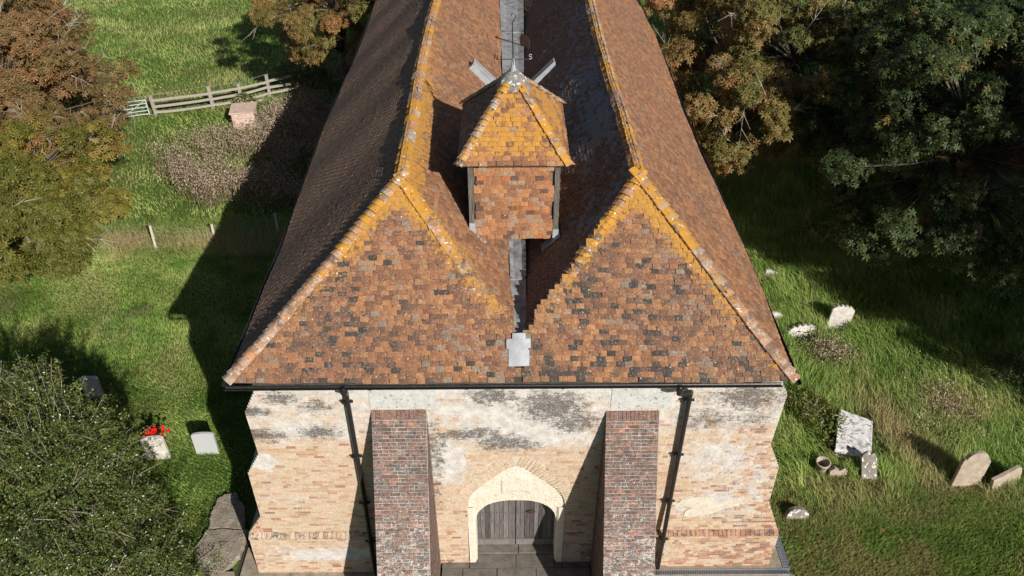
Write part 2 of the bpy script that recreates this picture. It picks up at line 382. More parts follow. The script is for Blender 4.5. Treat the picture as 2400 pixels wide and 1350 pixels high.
def m_blade():
    k = NT('grass_blade'); R, G, B = k.src('mesh')
    green = k.ramp(R, [(0, (0.080, 0.165, 0.030)), (0.4, (0.165, 0.300, 0.054)), (0.75, (0.285, 0.415, 0.092)), (1, (0.43, 0.51, 0.165))])
    c = k.mix(G, green, (0.46, 0.37, 0.19))
    return k.finish(c, 0.55, 0.25, transl=0.42)
M_BLADE = m_blade()
def m_ground():
    k = NT('turf')
    n1 = k.thr(k.noise(0.55, 6, 0.65), 0.35, 0.65); n2 = k.noise(9, 6, 0.7)
    c = k.mix(n1, (0.070, 0.120, 0.024), (0.110, 0.155, 0.034))
    c = k.mix(k.thr(n2, 0.35, 0.7), k.mix(0.5, c, (0.028, 0.036, 0.010)), c)
    c = k.mix(k.math('MULTIPLY', k.thr(k.noise(0.9, 5, 0.6), 0.58, 0.75), 0.55), c, (0.17, 0.14, 0.06))
    return k.finish(c, 0.95, 0.1, bump=k.noise(14, 5, 0.7), bd=0.06)
M_GROUND = m_ground()
#SECTION_STRUCT
# ------------------------------------------------------------------ ground
g = Geo()
xs = np.concatenate([np.linspace(-400, -40, 7), np.linspace(-30, 30, 61), np.linspace(40, 400, 7)])
ys = np.concatenate([np.linspace(-300, -30, 6), np.linspace(-20, 60, 81), np.linspace(80, 500, 7)])
XX, YY = np.meshgrid(xs, ys)
ZZ = -0.02 - 0.05 * fbm(XX, YY, 0.35, 3) * (np.abs(XX) < 40)
nx, ny = len(xs), len(ys)
idx = np.arange(nx * ny).reshape(ny, nx)
g.add(np.stack([XX, YY, ZZ], -1).reshape(-1, 3), np.stack([idx[:-1, :-1], idx[:-1, 1:], idx[1:, 1:], idx[1:, :-1]], -1).reshape(-1, 4))
tag(g.build('ground', M_GROUND, smooth=True), kind='structure')

# ------------------------------------------------------------------ church: key lines
church = thing('church', 'old brick church with twin tiled roofs, bell turret and two sloping buttresses by its door', 'church')
EL, ER = -5.47, 5.19          # left and right eaves
YE, ZE = -0.32, 6.47          # front eave
RX, RZ, RY = 2.34, 9.17, 2.70  # ridges
VX, VZ, VY = 0.13, 6.95, 0.36  # foot of the inner hips at the valley
YB = 34.0
A = np.array
aL, aR = A([-RX, RY, RZ]), A([RX, RY, RZ])
cL, cR = A([EL, YE, ZE]), A([ER, YE, ZE])
vL, vR = A([-VX, VY, VZ]), A([VX, VY, VZ])

def warp(P):
    P = np.array(P, float)
    x, y = P[..., 0], P[..., 1]
    P[..., 2] += 0.022 * np.sin(0.9 * x + 0.5 * y + 1) + 0.020 * np.sin(1.7 * y - 0.6 * x) + 0.012 * np.sin(3.1 * x + 2.3 * y)
    P[..., 0] += 0.05 * np.sin(0.42 * y + 0.6) * np.clip(y / 4, 0, 1)
    return P

def seg_dist(P, a, b):
    d = b - a; t = np.clip(((P - a) @ d) / (d @ d), 0, 1)
    return np.linalg.norm(P - (a + t[..., None] * d), axis=-1)

TW, TG = 0.166, 0.0985
def tile_template(camber=0.006, L=0.17, th=0.013, b=0.12, a=0.024):
    """unit-width clay tile: x across (-.5...5), y up the slope, z off the slope; slightly cambered"""
    V = []
    for y in (0.0, L):
        for x, cz in ((-0.5, 0.0), (0.0, camber), (0.5, 0.0)):
            V.append((x, y, a - b * y + cz))
    for x, cz in ((-0.5, 0.0), (0.0, camber), (0.5, 0.0)):
        V.append((x, 0.0, a - th - 0.004 + cz))
    V += [(-0.5, L, a - b * L - th), (0.5, L, a - b * L - th)]
    Q = [(0, 1, 4, 3), (1, 2, 5, 4), (6, 7, 1, 0), (7, 8, 2, 1), (6, 0, 3, 9), (2, 8, 10, 5)]
    return A(V), A(Q)
TV, TQ = tile_template()

def tile_plane(poly, u, v, w=TW, gauge=TG, seed=0, lift=0.004, turn=0.022, rough=1.0):
    """rows of tiles over a convex planar polygon; returns points, frames and random numbers"""
    r = np.random.default_rng(seed)
    u = nrm(u); v = nrm(v); n = np.cross(u, v)
    o = poly[0]; p2 = [((p - o) @ u, (p - o) @ v) for p in poly]
    vmin = min(q[1] for q in p2); vmax = max(q[1] for q in p2)
    Ps, Ms, Rs = [], [], []
    row = 0; y = vmin + 0.005
    while y < vmax - 0.02:
        ym = min(max(y + 0.05, vmin + 1e-4), vmax - 1e-4); xs_ = []
        for i in range(len(p2)):
            (x0, y0), (x1, y1) = p2[i], p2[(i + 1) % len(p2)]
            if (y0 - ym) * (y1 - ym) < 0: xs_.append(x0 + (ym - y0) / (y1 - y0) * (x1 - x0))
        if len(xs_) >= 2:
            lo, hi = min(xs_), max(xs_)
            off = (row % 2) * 0.5 * w + 0.18 * w * math.sin(row * 2.3 + seed)
            k0 = math.ceil((lo + 0.03 - off) / w); k1 = math.floor((hi - 0.03 - off) / w)
            k = np.arange(k0, k1 + 1)
            if len(k):
                x = off + k * w + r.normal(0, 0.004, len(k))
                yy = y + r.normal(0, 0.0035, len(k)) + 0.006 * np.sin(x * 1.3 + row * 0.7)
                lf = np.abs(r.normal(0, lift, len(k)))
                P = o + x[:, None] * u + yy[:, None] * v + lf[:, None] * n
                th = r.normal(0, turn, len(k)); tl = r.normal(0, 0.012 * rough, len(k)); rl = r.normal(0, 0.016 * rough, len(k))
                uu = nrm(u + th[:, None] * v + rl[:, None] * n); vv = nrm(v - th[:, None] * u + tl[:, None] * n)
                nn = np.cross(uu, vv)
                ww = w * r.uniform(0.94, 0.985, len(k))
                Ms.append(np.stack([uu * ww[:, None], vv, nn], -1)); Ps.append(P); Rs.append(r.random(len(k)))
        y += gauge; row += 1
    return np.concatenate(Ps), np.concatenate(Ms), np.concatenate(Rs), n

tile_meshes = []
for cb in (0.003, 0.007, 0.011):
    t = Geo(); V_, Q_ = tile_template(cb); t.add(V_, Q_); tile_meshes.append(t.mesh('tile', M_TILE_O))

def lay_tiles(slope, P, M, R, G, B, n_single, n, do_warp=True):
    """the tiles that show largest become objects of their own, the rest one mesh"""
    if do_warp: P = warp(P)
    view = CAM - P; dist = np.linalg.norm(view, axis=1)
    score = (view @ n) / dist ** 3
    order = np.argsort(-score)
    single = order[:n_single]; rest = order[n_single:]
    C = np.stack([R, G, B], 1)
    for i in single:
        place('tile', tile_meshes[int(R[i] * 977) % 3], slope, M[i], P[i], C[i])
    if len(rest):
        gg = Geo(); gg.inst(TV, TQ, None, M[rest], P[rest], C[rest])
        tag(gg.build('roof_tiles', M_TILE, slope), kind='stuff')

def deck(name, polys, mat=None, label=None, sink=0.02):
    """the boarded slope beneath the tiles"""
    gg = Geo()
    for poly in polys:
        poly = [np.asarray(p, float) for p in poly]
        n = nrm(np.cross(poly[1] - poly[0], poly[2] - poly[0])); n = n if n[2] > 0 else -n
        k = len(poly)
        # subdivide to follow the sag
        if k == 4:
            N = 24
            a, b, c, d = poly
            s, t_ = np.meshgrid(np.linspace(0, 1, N), np.linspace(0, 1, N))
            s = s[..., None]; t_ = t_[..., None]
            P = (a * (1 - s) + b * s) * (1 - t_) + (d * (1 - s) + c * s) * t_ - sink * n
            ii = np.arange(N * N).reshape(N, N)
            gg.add(warp(P).reshape(-1, 3), np.stack([ii[:-1, :-1], ii[:-1, 1:], ii[1:, 1:], ii[1:, :-1]], -1).reshape(-1, 4))
    o = gg.build(name, mat or M_SOIL, church)
    if label: o['label'] = label
    return o

hips = {'oL': (cL, aL), 'iL': (vL, aL), 'iR': (vR, aR), 'oR': (cR, aR)}
bL, bR = A([-RX, YB, RZ]), A([RX, YB, RZ])
def lichen_front(P):
    f = np.zeros(len(P))
    for key, amp, w_ in (('oL', 0.46, 0.50), ('iL', 0.46, 0.45), ('iR', 0.44, 0.40), ('oR', 0.58, 0.52)):
        f = np.maximum(f, amp * np.exp(-(seg_dist(P, *hips[key]) / w_) ** 2))
    up = np.clip((P[:, 2] - 7.0) / 2.1, 0, 1)
    return f * (0.45 + 0.7 * up) + 0.12 * np.clip((P[:, 2] - 8.5) / 0.6, 0, 1)

# front hipped faces
u = A([1.0, 0, 0])
for nm, poly, lab, sd in (('roof_slope', [cL, A([0, YE, ZE]), vL + A([VX, 0, 0]), aL], 'sunlit red-brown tiled hip above the left part of the front wall', 5),
                          ('roof_slope', [A([0, YE, ZE]), cR, aR, vR - A([VX, 0, 0])], 'sunlit red-brown tiled hip above the right part of the front wall', 6)):
    o = deck(nm, [poly], label=lab)
    v = nrm(aL - A([aL[0], YE, ZE]))
    base = [p - A([0, 0, 0]) for p in poly]
    P, M, R, n = tile_plane([A([0.0, YE, ZE])] + base if False else base, u, v, seed=5)
    B = 0.15 + 0.5 * fbm(P[:, 0], P[:, 1] * 1.3, 0.9, sd) + (0.12 if sd == 6 else 0.0) * np.clip((P[:, 0] - 2.5) / 2.0, 0, 1)
    R = np.clip(0.5 + (R - 0.5) * 0.92 + 0.5 * (fbm(P[:, 0], P[:, 1], 0.8, 17) - 0.5), 0.03, 0.97); cl_ = vnoise(P[:, 0], P[:, 1] * 1.5, 0.9, 9 + sd); R = np.where(rng.random(len(R)) < (0.015 + 0.07 * (cl_ > 0.62) if sd == 5 else 0.02 + 0.12 * (cl_ > 0.58)), R * 0.03, R)
    lay_tiles(o, P, M, R, lichen_front(P), B, 300, n)

# left outer slope (turned from the sun), inner slopes, right outer slope
def slope(poly, u, v, lab, lich, darkness, nsingle, seed, rshift=0.0, rscale=1.0, lift=0.005, rough=1.0, pale=False):
    o = deck('roof_slope', [poly], label=lab)
    P, M, R, n = tile_plane(poly, u, v, seed=seed, lift=lift, turn=0.025 * rough, rough=rough)
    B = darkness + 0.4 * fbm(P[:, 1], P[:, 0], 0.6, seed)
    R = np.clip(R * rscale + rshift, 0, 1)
    if pale:
        q = np.clip((P[:, 2] - 7.7) / 0.9, 0, 1) * np.clip(1.3 - (P[:, 1] - 2) / 14, 0.15, 1) * (0.25 + 0.9 * (vnoise(P[:, 1], P[:, 2], 1.1, 8) - 0.2))
        m = rng.random(len(P)) < q
        R = np.where(m, 1.0 + 0 * R, R); B = np.where(m, 0.15, B)
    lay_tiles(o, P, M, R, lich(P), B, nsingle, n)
eLb, eRb = A([EL, YB, ZE]), A([ER, YB, ZE]); vLb, vRb = A([-VX, YB, VZ]), A([VX, YB, VZ])
zero = lambda P: np.zeros(len(P))
slope([cL, aL, bL, eLb], A([0, -1.0, 0]), aL - A([EL, RY, ZE]), 'left outer slope of dark weathered tiles facing away from the sun', zero, 0.75, 0, 21, 0.12, 0.6, 0.003, rough=0.45)  # darker palette puts the shade of this slope into the tile colour
def lich_inner(P):
    d = np.abs(P[:, 0] + RX)
    f = 0.44 * np.exp(-(d / 0.6) ** 2) * np.exp(-np.clip(P[:, 1] - 6.5, 0, 99) / 9.0)
    return np.maximum(f, 0.34 * np.exp(-(seg_dist(P, vL, aL) / 0.4) ** 2) + 0.12 * (P[:, 1] < 2.6))
slope([vL, vLb, bL, aL], A([0, 1.0, 0]), aL - A([-VX, RY, VZ]), 'inner slope rising from the valley to the left ridge', lich_inner, 0.05, 60, 22, 0.22, 0.72)
slope([vR, aR, bR, vRb], A([0, -1.0, 0]), aR - A([VX, RY, VZ]), 'shaded inner slope rising from the valley to the right ridge', zero, 0.85, 0, 23, 0.07, 0.55, 0.005, rough=0.8, pale=True)  # tile colour darkened too, on top of the real shade here
def lich_right(P):
    d = np.abs(P[:, 0] - RX)
    return np.maximum(0.46 * np.exp(-(d / 0.30) ** 2), 0.26 * np.exp(-(seg_dist(P, cR, aR) / 0.2) ** 2))
slope([cR, eRb, bR, aR], A([0, 1.0, 0]), aR - A([ER, RY, ZE]), 'right outer slope of sunlit red-brown tiles', lich_right, 0.08, 0, 24, 0.2, 0.72)

# ------------------------------------------------------------------ hip and ridge tiles
def saddle(n1, n2, d, half=0.15, L=0.21, th=0.016, flare=0.052, rise=0.032, soft=0.05, narrow=0.75, K=6):
    """curved tile over an arris: x across, y up the arris, z out"""
    d = nrm(d); nb = nrm(n1 + n2); nb = nrm(nb - (nb @ d) * d); x = np.cross(d, nb)
    s1 = np.cross(n1, d); s1 = s1 if s1 @ nb < 0 else -s1
    ratio = abs(s1 @ nb) / max(abs(s1 @ x), 1e-3)
    V = []
    for yy, hw, up in ((0.0, half, flare), (L, half * narrow, 0.0)):
        for j in range(K + 1):
            q = -1 + 2 * j / K; xx = q * hw
            V.append((xx, yy, rise + up - ratio * (math.sqrt(xx * xx + soft * soft) - soft) * 0.92))
    for j in range(K + 1):
        xx, yy, zz = V[j]; V.append((xx * 0.97, yy + 0.004, zz - th))
    for j in (0, K):
        xx, yy, zz = V[K + 1 + j]; V.append((xx, yy, zz - 0.02))
    Q = [(j, j + 1, K + 2 + j, K + 1 + j) for j in range(K)] + [(2 * K + 2 + j, 2 * K + 3 + j, j + 1, j) for j in range(K)]
    Q += [(2 * K + 2, 0, K + 1, 3 * K + 3), (K, 3 * K + 2, 3 * K + 4, 2 * K + 1)]
    return A(V), A(Q), np.stack([x, d, nb], -1)

def run_tiles(name, parent, a, b, n1, n2, spacing, gfun, start=0.0, end=0.0, seed=0, do_warp=True, group=None, **kw):
    V, Q, F = saddle(n1, n2, b - a, **kw)
    r = np.random.default_rng(seed)
    ms = []
    for q in range(2):
        t = Geo(); VV = V.copy(); VV += r.normal(0, 0.003, VV.shape); t.add(VV, Q); ms.append(t.mesh(name, M_HIP_O, smooth=False))
    L = np.linalg.norm(b - a); d = (b - a) / L
    s = start
    while s < L - end:
        P = a + d * s
        Pw = warp(P) if do_warp else P
        th, tl = r.normal(0, 0.035), r.normal(0, 0.03)
        Rm = np.array(Matrix.Rotation(th, 3, 'Z') @ Matrix.Rotation(tl, 3, 'X') @ Matrix.Rotation(r.normal(0, 0.03), 3, 'Y'))
        M = F @ Rm
        M = M * r.uniform(0.95, 1.06)
        place(name, ms[int(r.integers(2))], parent, M, Pw, (r.random(), gfun(P), 0))
        s += spacing * r.uniform(0.95, 1.05)

nF = nrm(np.cross(u, aL - A([aL[0], YE, ZE])))
nLo = nrm(A([-(RZ - ZE), 0, -RX - EL])); nRo = nrm(A([(RZ - ZE), 0, ER - RX]))
nLi = nrm(A([(RZ - VZ), 0, RX - VX])); nRi = nrm(A([-(RZ - VZ), 0, RX - VX]))
gh = lambda amp: (lambda P: amp * (0.12 + 0.88 * np.clip((P[2] - 6.9) / 1.7, 0, 1)) * rng.uniform(0.4, 1.1))
run_tiles('hip_tile', church, cL, aL, nLo, nF, 0.140, gh(0.44), start=0.03, seed=31)
run_tiles('hip_tile', church, vL, aL, nF, nLi, 0.140, gh(0.46), start=0.05, seed=32)
run_tiles('hip_tile', church, vR, aR, nRi, nF, 0.140, gh(0.44), start=0.05, seed=33)
run_tiles('hip_tile', church, cR, aR, nF, nRo, 0.140, gh(0.48), start=0.03, seed=34)
run_tiles('ridge_tile', church, aL + A([0, -0.1, 0.02]), bL, nLo, nLi, 0.30, lambda P: rng.uniform(0.08, 0.46), seed=35, half=0.15, L=0.34, flare=0.012, rise=0.045, soft=0.06, narrow=0.97)
run_tiles('ridge_tile', church, aR + A([0, -0.1, 0.02]), bR, nRi, nRo, 0.30, lambda P: rng.uniform(0.05, 0.42), seed=36, half=0.15, L=0.34, flare=0.012, rise=0.045, soft=0.06, narrow=0.97)

# ------------------------------------------------------------------ lead valley gutter
def valley_half(y): return 0.11 + 0.016 * max(y - 0.3, 0)
gl = Geo(); prev = None; steps = [0.30, 2.2, 6.0, 11.0, 16.0, 24.0, YB]
for a_, b_ in zip(steps[:-1], steps[1:]):
    Y = np.linspace(a_, b_, 10)
    for y0, y1 in zip(Y[:-1], Y[1:]):
        st = 0.03 * steps.index(a_)
        z0 = 6.965 + 0.012 * y0 + st; z1 = 6.965 + 0.012 * y1 + st
        h0 = valley_half(y0) + 0.02 + st * .1; h1 = valley_half(y1) + 0.02 + st * .1
        k = 5
        V = [(h * q, y, z + 0.10 * max(abs(q) - 0.75, 0) / 0.25 * 0.6 + 0.006 * math.sin(9 * y + 4 * q)) for y, h, z in ((y0, h0, z0), (y1, h1, z1)) for q in np.linspace(-1, 1, k)]
        gl.add(V, [(j, j + 1, k + j + 1, k + j) for j in range(k - 1)])
    h = valley_half(a_) + st * .1 + 0.01; z = 6.965 + 0.012 * a_ + st
    gl.box((-h, a_ - 0.02, z - 0.12), (h, a_ + 0.01, z + 0.006))
gl.build('valley_lead', M_LEAD, church)
# lead apron where the valley spills onto the front slope
vF = nrm(aL - A([aL[0], YE, ZE]))
def onF(x, s, off): return A([x, YE, ZE]) + vF * s + nF * off
ga = Geo()
def fsheet(x0, x1, s0, s1, off):
    N = 6; M_ = 6
    V = [warp(onF(x0 + (x1 - x0) * i / N, s0 + (s1 - s0) * j / M_, off + 0.012 * math.cos((i / N - 0.5) * 5.0) + 0.003 * math.sin(i * 2 + j))) for j in range(M_ + 1) for i in range(N + 1)]
    ga.add(V, [(j * (N + 1) + i, j * (N + 1) + i + 1, (j + 1) * (N + 1) + i + 1, (j + 1) * (N + 1) + i) for j in range(M_) for i in range(N)])
    for (xa, xb, sa, sb) in ((x0, x1, s0, s0), (x0, x0, s0, s1), (x1, x1, s0, s1)):
        ga.add([warp(onF(xa, sa, off)), warp(onF(xb, sb, off)), warp(onF(xb, sb, off - 0.03)), warp(onF(xa, sa, off - 0.03))], [(0, 1, 2, 3)])
fsheet(-0.21, 0.185, 0.30, 0.66, 0.045)
fsheet(-0.25, 0.21, 0.62, 0.80, 0.060)
fsheet(-0.14, 0.12, 0.78, 0.90, 0.075)
ga.build('lead_apron', M_LEADNEW, church, smooth=True)
# lead-capped cross upstands in the valley behind the turret
nsl = {-1: nLi, 1: nRi}
for sx in (-1, 1):
    gb = Geo()
    sv = nrm(A([sx * (RX - VX), 0, RZ - VZ])); n_ = nsl[sx]
    p0 = A([sx * VX, 10.9, VZ]) + sv * 0.20; p1 = A([sx * VX, 10.9, VZ]) + sv * 1.62
    yv = A([0, 1.0, 0])
    V = [p + yv * dy + n_ * dz for p in (p0, p1) for dy, dz in ((-0.11, -0.05), (0.16, -0.05), (0.16, 0.20), (-0.11, 0.20))]
    gb.add(V, [(0, 1, 2, 3), (7, 6, 5, 4), (0, 4, 5, 1), (1, 5, 6, 2), (2, 6, 7, 3), (3, 7, 4, 0)])
    V = [p + yv * dy + n_ * dz for p in (p0 - sv * .02, p1 + sv * .03) for dy, dz in ((-0.13, 0.185), (0.18, 0.185), (0.18, 0.225), (-0.13, 0.225))]
    gb.add(V, [(0, 1, 2, 3), (7, 6, 5, 4), (0, 4, 5, 1), (1, 5, 6, 2), (2, 6, 7, 3), (3, 7, 4, 0)])
    gb.build('lead_upstand', M_LEADNEW, church)

# ------------------------------------------------------------------ bell turret
TX0, TX1, TY0, TY1 = -0.98, 0.82, 2.80, 5.45
TZ0, TZ1 = 7.62, 9.45
gt = Geo(); gt.box((TX0 + 0.03, TY0 + 0.03, TZ0 - 0.02), (TX1 - 0.03, TY1, TZ1))
tw = gt.build('turret_wall', M_POST, church)
P, M, R, n = tile_plane([A([TX0 + 0.10, TY0, TZ0]), A([TX1 - 0.10, TY0, TZ0]), A([TX1 - 0.10, TY0, TZ1 - 0.03]), A([TX0 + 0.10, TY0, TZ1 - 0.03])], A([1.0, 0, 0]), A([0, 0, 1.0]), w=0.166, gauge=0.100, seed=41, lift=0.003)
Gt = 0.20 * np.exp(-((P[:, 0] + 0.1) / 0.35) ** 2)
R = np.clip(R * 0.78 + 0.22, 0, 0.92); R = np.where(rng.random(len(R)) < 0.09, 0.05, R); R = np.where(rng.random(len(R)) < 0.03, 0.98, R)
lay_tiles(tw, P, M, R, Gt, np.full(len(P), 0.0), 400, n, False)
for sx, xx in ((-1, TX0), (1, TX1)):
    P, M, R, n = tile_plane([A([xx, TY1 if sx < 0 else TY0 + 0.1, 7.6]), A([xx, TY0 + 0.1 if sx < 0 else TY1, 7.6]), A([xx, TY0 + 0.1 if sx < 0 else TY1, TZ1]), A([xx, TY1 if sx < 0 else TY0 + 0.1, TZ1])], A([0, sx * 1.0, 0]), A([0, 0, 1.0]), gauge=0.1, seed=43 + sx)
    lay_tiles(tw, P, M, R, np.zeros(len(P)), np.full(len(P), 0.5), 0, n, False)
for xx in (TX0 - 0.01, TX1 - 0.09):
    gp = Geo(); gp.box((xx, TY0 - 0.035, TZ0 + 0.22), (xx + 0.10, TY0 + 0.10, TZ1 + 0.02), jit=0.006)
    gp.build('turret_post', M_POST, church)
for sx, xx in ((-1, TX0), (1, TX1)):
    gf = Geo()
    sv = nrm(A([-sx * (RX - VX), 0, -(RZ - VZ)])); n_ = nsl[sx]
    foot = A([xx, TY0, VZ + (abs(xx) - VX) * (RZ - VZ) / (RX - VX)])
    q0 = foot - sv * 0.10 + n_ * 0.045; q1 = foot + sv * 0.42 + n_ * 0.045
    V = [q0 + A([0, -0.11, 0]), q1 + A([0, -0.09, 0]), q1 + A([0, 0.12, 0]), q0 + A([0, 0.12, 0])]
    gf.add(V + [p - n_ * 0.03 for p in V], [(0, 1, 2, 3), (0, 4, 5, 1), (1, 5, 6, 2), (2, 6, 7, 3), (3, 7, 4, 0)])
    gf.box((xx - 0.02 if sx < 0 else xx - 0.10, TY0 - 0.05, foot[2] - 0.05), (xx + 0.10 if sx < 0 else xx + 0.02, TY0 - 0.008, foot[2] + 0.22))
    gf.build('lead_flashing', M_LEADNEW, church)
# pyramid roof of the turret
QX0, QX1, QY0, QY1, QZ = -1.17, 1.00, 2.60, 5.52, 9.42
ap = A([-0.085, 4.06, 10.72])
q = [A([QX0, QY0, QZ]), A([QX1, QY0, QZ]), A([QX1, QY1, QZ]), A([QX0, QY1, QZ])]
gt = Geo()
mid = lambda p: p + (p - ap) * 0.0
gt.add(q + [ap - A([0, 0, 0.02])], None, [(0, 1, 4), (1, 2, 4), (2, 3, 4), (3, 0, 4), (0, 2, 1), (0, 3, 2)])
tr = gt.build('turret_roof', M_SOIL, church)
nq = []
for i in range(4):
    a, b = q[i], q[(i + 1) % 4]
    uu = nrm(b - a); nn = nrm(np.cross(uu, ap - a)); vv = np.cross(nn, uu); nq.append(nn)
    P, M, R, n = tile_plane([a, b, ap], uu, vv, seed=50 + i, lift=0.006, w=0.166, gauge=0.1)
    up = np.clip((P[:, 2] - QZ) / 1.3, 0, 1)
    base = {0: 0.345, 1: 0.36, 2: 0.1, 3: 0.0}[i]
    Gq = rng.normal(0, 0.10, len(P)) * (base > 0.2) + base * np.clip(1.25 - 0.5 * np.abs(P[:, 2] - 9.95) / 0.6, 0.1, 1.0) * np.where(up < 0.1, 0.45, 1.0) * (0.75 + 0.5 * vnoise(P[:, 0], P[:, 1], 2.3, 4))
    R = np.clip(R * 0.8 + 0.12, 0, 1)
    lay_tiles(tr, P, M, R, Gq, np.full(len(P), 0.7 if i == 3 else 0.05), {0: 170, 1: 110, 2: 0, 3: 90}[i], n, False)  # left face gets darker tiles, its shade put into the colour
for i in range(4):
    run_tiles('hip_tile', tr, q[i] + A([0, 0, 0.005]), ap, nq[(i + 3) % 4], nq[i], 0.135, lambda P: rng.uniform(0.10, 0.48) if P[1] < 4.2 else 0.0, end=0.30, seed=60 + i, do_warp=False, half=0.12, L=0.20, flare=0.04, rise=0.03)
gc = Geo()
gc.lathe([(0.36, -0.30), (0.33, -0.22), (0.24, -0.08), (0.15, 0.00), (0.06, 0.05), (0.0, 0.06)], 12, loc=tuple(ap))
V = gc.V[0]; gc.V[0] = V + rng.normal(0, 0.012, V.shape)
gc.build('turret_cap', simple('spattered_lead', (0.13, 0.12, 0.115), (0.22, 0.21, 0.20), 9, 4, 0.8, 0.2, spots=[(14, 0.58, 0.62, 0.9, (0.66, 0.65, 0.62))]), tr)

# ------------------------------------------------------------------ front wall
ARC_X, ARC_HW, ARC_Z0, ARC_ZT = -0.055, 1.08, 2.30, 3.73
ac = ((ARC_ZT - ARC_Z0) ** 2 - ARC_HW ** 2) / (2 * ARC_HW); ar = ARC_HW + ac
def arch_f(z):
    t = min(max((z - ARC_Z0) / (ARC_ZT - ARC_Z0), 0.0), 1.0)
    return 1 - 2.2 * t ** 4 * (1 - t) ** 0.8
def arch_half(z, extra=0.0):
    """half width of the pointed arch at a height (0 above it)"""
    r = ar + extra
    if z <= ARC_Z0: return ARC_HW + (0.0 if extra == 0 else 0.0)
    d = r * r - (z - ARC_Z0) ** 2
    return max(math.sqrt(d) - ac, 0.0) * arch_f(z) if d > 0 else 0.0
PROF_L = [(0.0, -6.17), (1.46, -6.13), (2.07, -5.76), (3.54, -5.74), (4.15, -5.40), (5.38, -5.43), (5.95, -5.14), (6.5, -5.13)]
PROF_R = [(0.0, 5.95), (1.37, 5.96), (2.46, 5.54), (3.63, 5.52), (4.34, 5.20), (5.80, 5.24), (6.1, 5.08), (6.5, 5.07)]
pl = lambda z: float(np.interp(z, [p[0] for p in PROF_L], [p[1] for p in PROF_L]))
pr = lambda z: float(np.interp(z, [p[0] for p in PROF_R], [p[1] for p in PROF_R]))
PL_Z = 1.40
def wall_y(x, z): return -0.085 if (z < PL_Z and (x < -2.9 or x > 2.75)) else 0.0

def ell(x, z, lst):
    f = np.zeros(np.shape(x))
    for cx, cz, rx, rz, a in lst:
        f = np.maximum(f, a * np.exp(-(((x - cx) / rx) ** 2 + ((z - cz) / rz) ** 2) ** 1.3))
    return f
DARK = [(-0.5, 5.8, .55, .3, .42), (0.6, 5.5, .75, .55, .44), (1.05, 5.05, .6, .4, .42), (-0.75, 4.75, .5, .25, .4), (-0.3, 4.45, .65, .32, .46), (-1.15, 4.7, .5, .2, .44), (0.1, 4.35, .5, .22, .4),
        (-4.35, 5.78, .4, .2, .42), (-4.95, 5.4, .45, .16, .46), (-4.85, 4.72, .55, .26, .44), (-3.75, 4.8, .5, .24, .46), (-3.75, 5.55, .4, .25, .34), (4.2, 5.75, .75, .45, .42), (3.5, 5.1, .6, .4, .34),
        (4.3, 5.1, .5, .3, .3), (-1.62, 4.2, .22, 1.1, .42), (-1.66, 2.9, .16, .9, .34), (-4.3, 1.46, 1.6, .07, .42), (-5.9, .4, .3, .25, .3), (4.0, 2.2, .6, .35, .25), (1.55, .6, .3, .4, .35), (3.6, 5.75, .5, .3, .25)]
LIMEW = [(0, 6.0, 7, .55, .34), (0, 5.3, 2.2, .9, .34), (0.3, 4.7, 2.0, .5, .36), (-1.5, 3.9, .5, .9, .38), (-4.4, 4.9, 1.1, .55, .30), (-4.3, .75, 1.6, .3, .36), (4.4, 5.3, 1.0, .8, .28), (4.2, 3.9, 1.3, 1.0, .26), (4.2, 2.4, .9, .55, .32), (5.0, 3.0, .8, 1.6, .2),
         (-5.4, 3.9, .35, .35, .4), (-3.5, 4.7, .3, .25, .36), (-4.9, 2.6, .8, .4, .16)]
def wall_masks(x, z):
    return np.maximum(ell(x, z, LIMEW), 0.06 + 0.18 * np.clip((np.asarray(z) - 4.1) / 1.0, 0, 1)), ell(np.asarray(x) * 0.93, np.asarray(z) + 0.0, DARK) * 1.0 + 0.05 * np.clip((np.asarray(z) - 4.0) / 1.5, 0, 1)

# backing and mortar face, course by course
CH = 0.0745
gm = Geo(); bricks = []
rb = np.random.default_rng(77)
z = 0.0; row = 0
while z < 6.42:
    zc = z + CH / 2; z1 = z + CH
    hm = arch_half(zc); hb = arch_half(zc, 0.30)
    left, right = pl(zc), pr(zc)
    iv = [(left, ARC_X - hm), (ARC_X + hm, right)] if hm > 0 else [(left, right)]
    for a_, b_ in iv:
        N = max(int((b_ - a_) / 0.18), 1); xx = np.linspace(a_, b_, N + 1)
        yv = np.array([wall_y(x_, zc) for x_ in xx])
        Vb = np.stack([xx, yv, np.full(N + 1, z)], 1); Vt = np.stack([xx, yv, np.full(N + 1, z1)], 1)
        V = np.concatenate([Vb, Vt]); W, D = wall_masks(V[:, 0], V[:, 2])
        gm.add(V, [(i, i + 1, N + 2 + i, N + 1 + i) for i in range(N)], None, np.stack([np.full(len(V), .5), W, D], 1))
    if zc > ARC_Z0 and zc < ARC_Z0 + ar + 0.30: ivb = [(left, ARC_X - hb), (ARC_X + hb, right)] if hb > 0 else [(left, right)]
    else: ivb = [(left, ARC_X - ARC_HW), (ARC_X + ARC_HW, right)] if zc <= ARC_Z0 else [(left, right)]
    for a_, b_ in ivb:
        x = a_ + (0.0 if row % 2 else 0.057)
        if row % 2 == 0: bricks.append((a_, min(a_ + 0.05, b_), z, row))
        k = row
        while x < b_ - 0.02:
            L = 0.213 if rb.random() < 0.62 else 0.105
            L *= rb.uniform(0.93, 1.05)
            e = min(x + L, b_)
            if e - x > 0.03: bricks.append((x, e, z, row))
            x = e + 0.011
    z = z1; row += 1
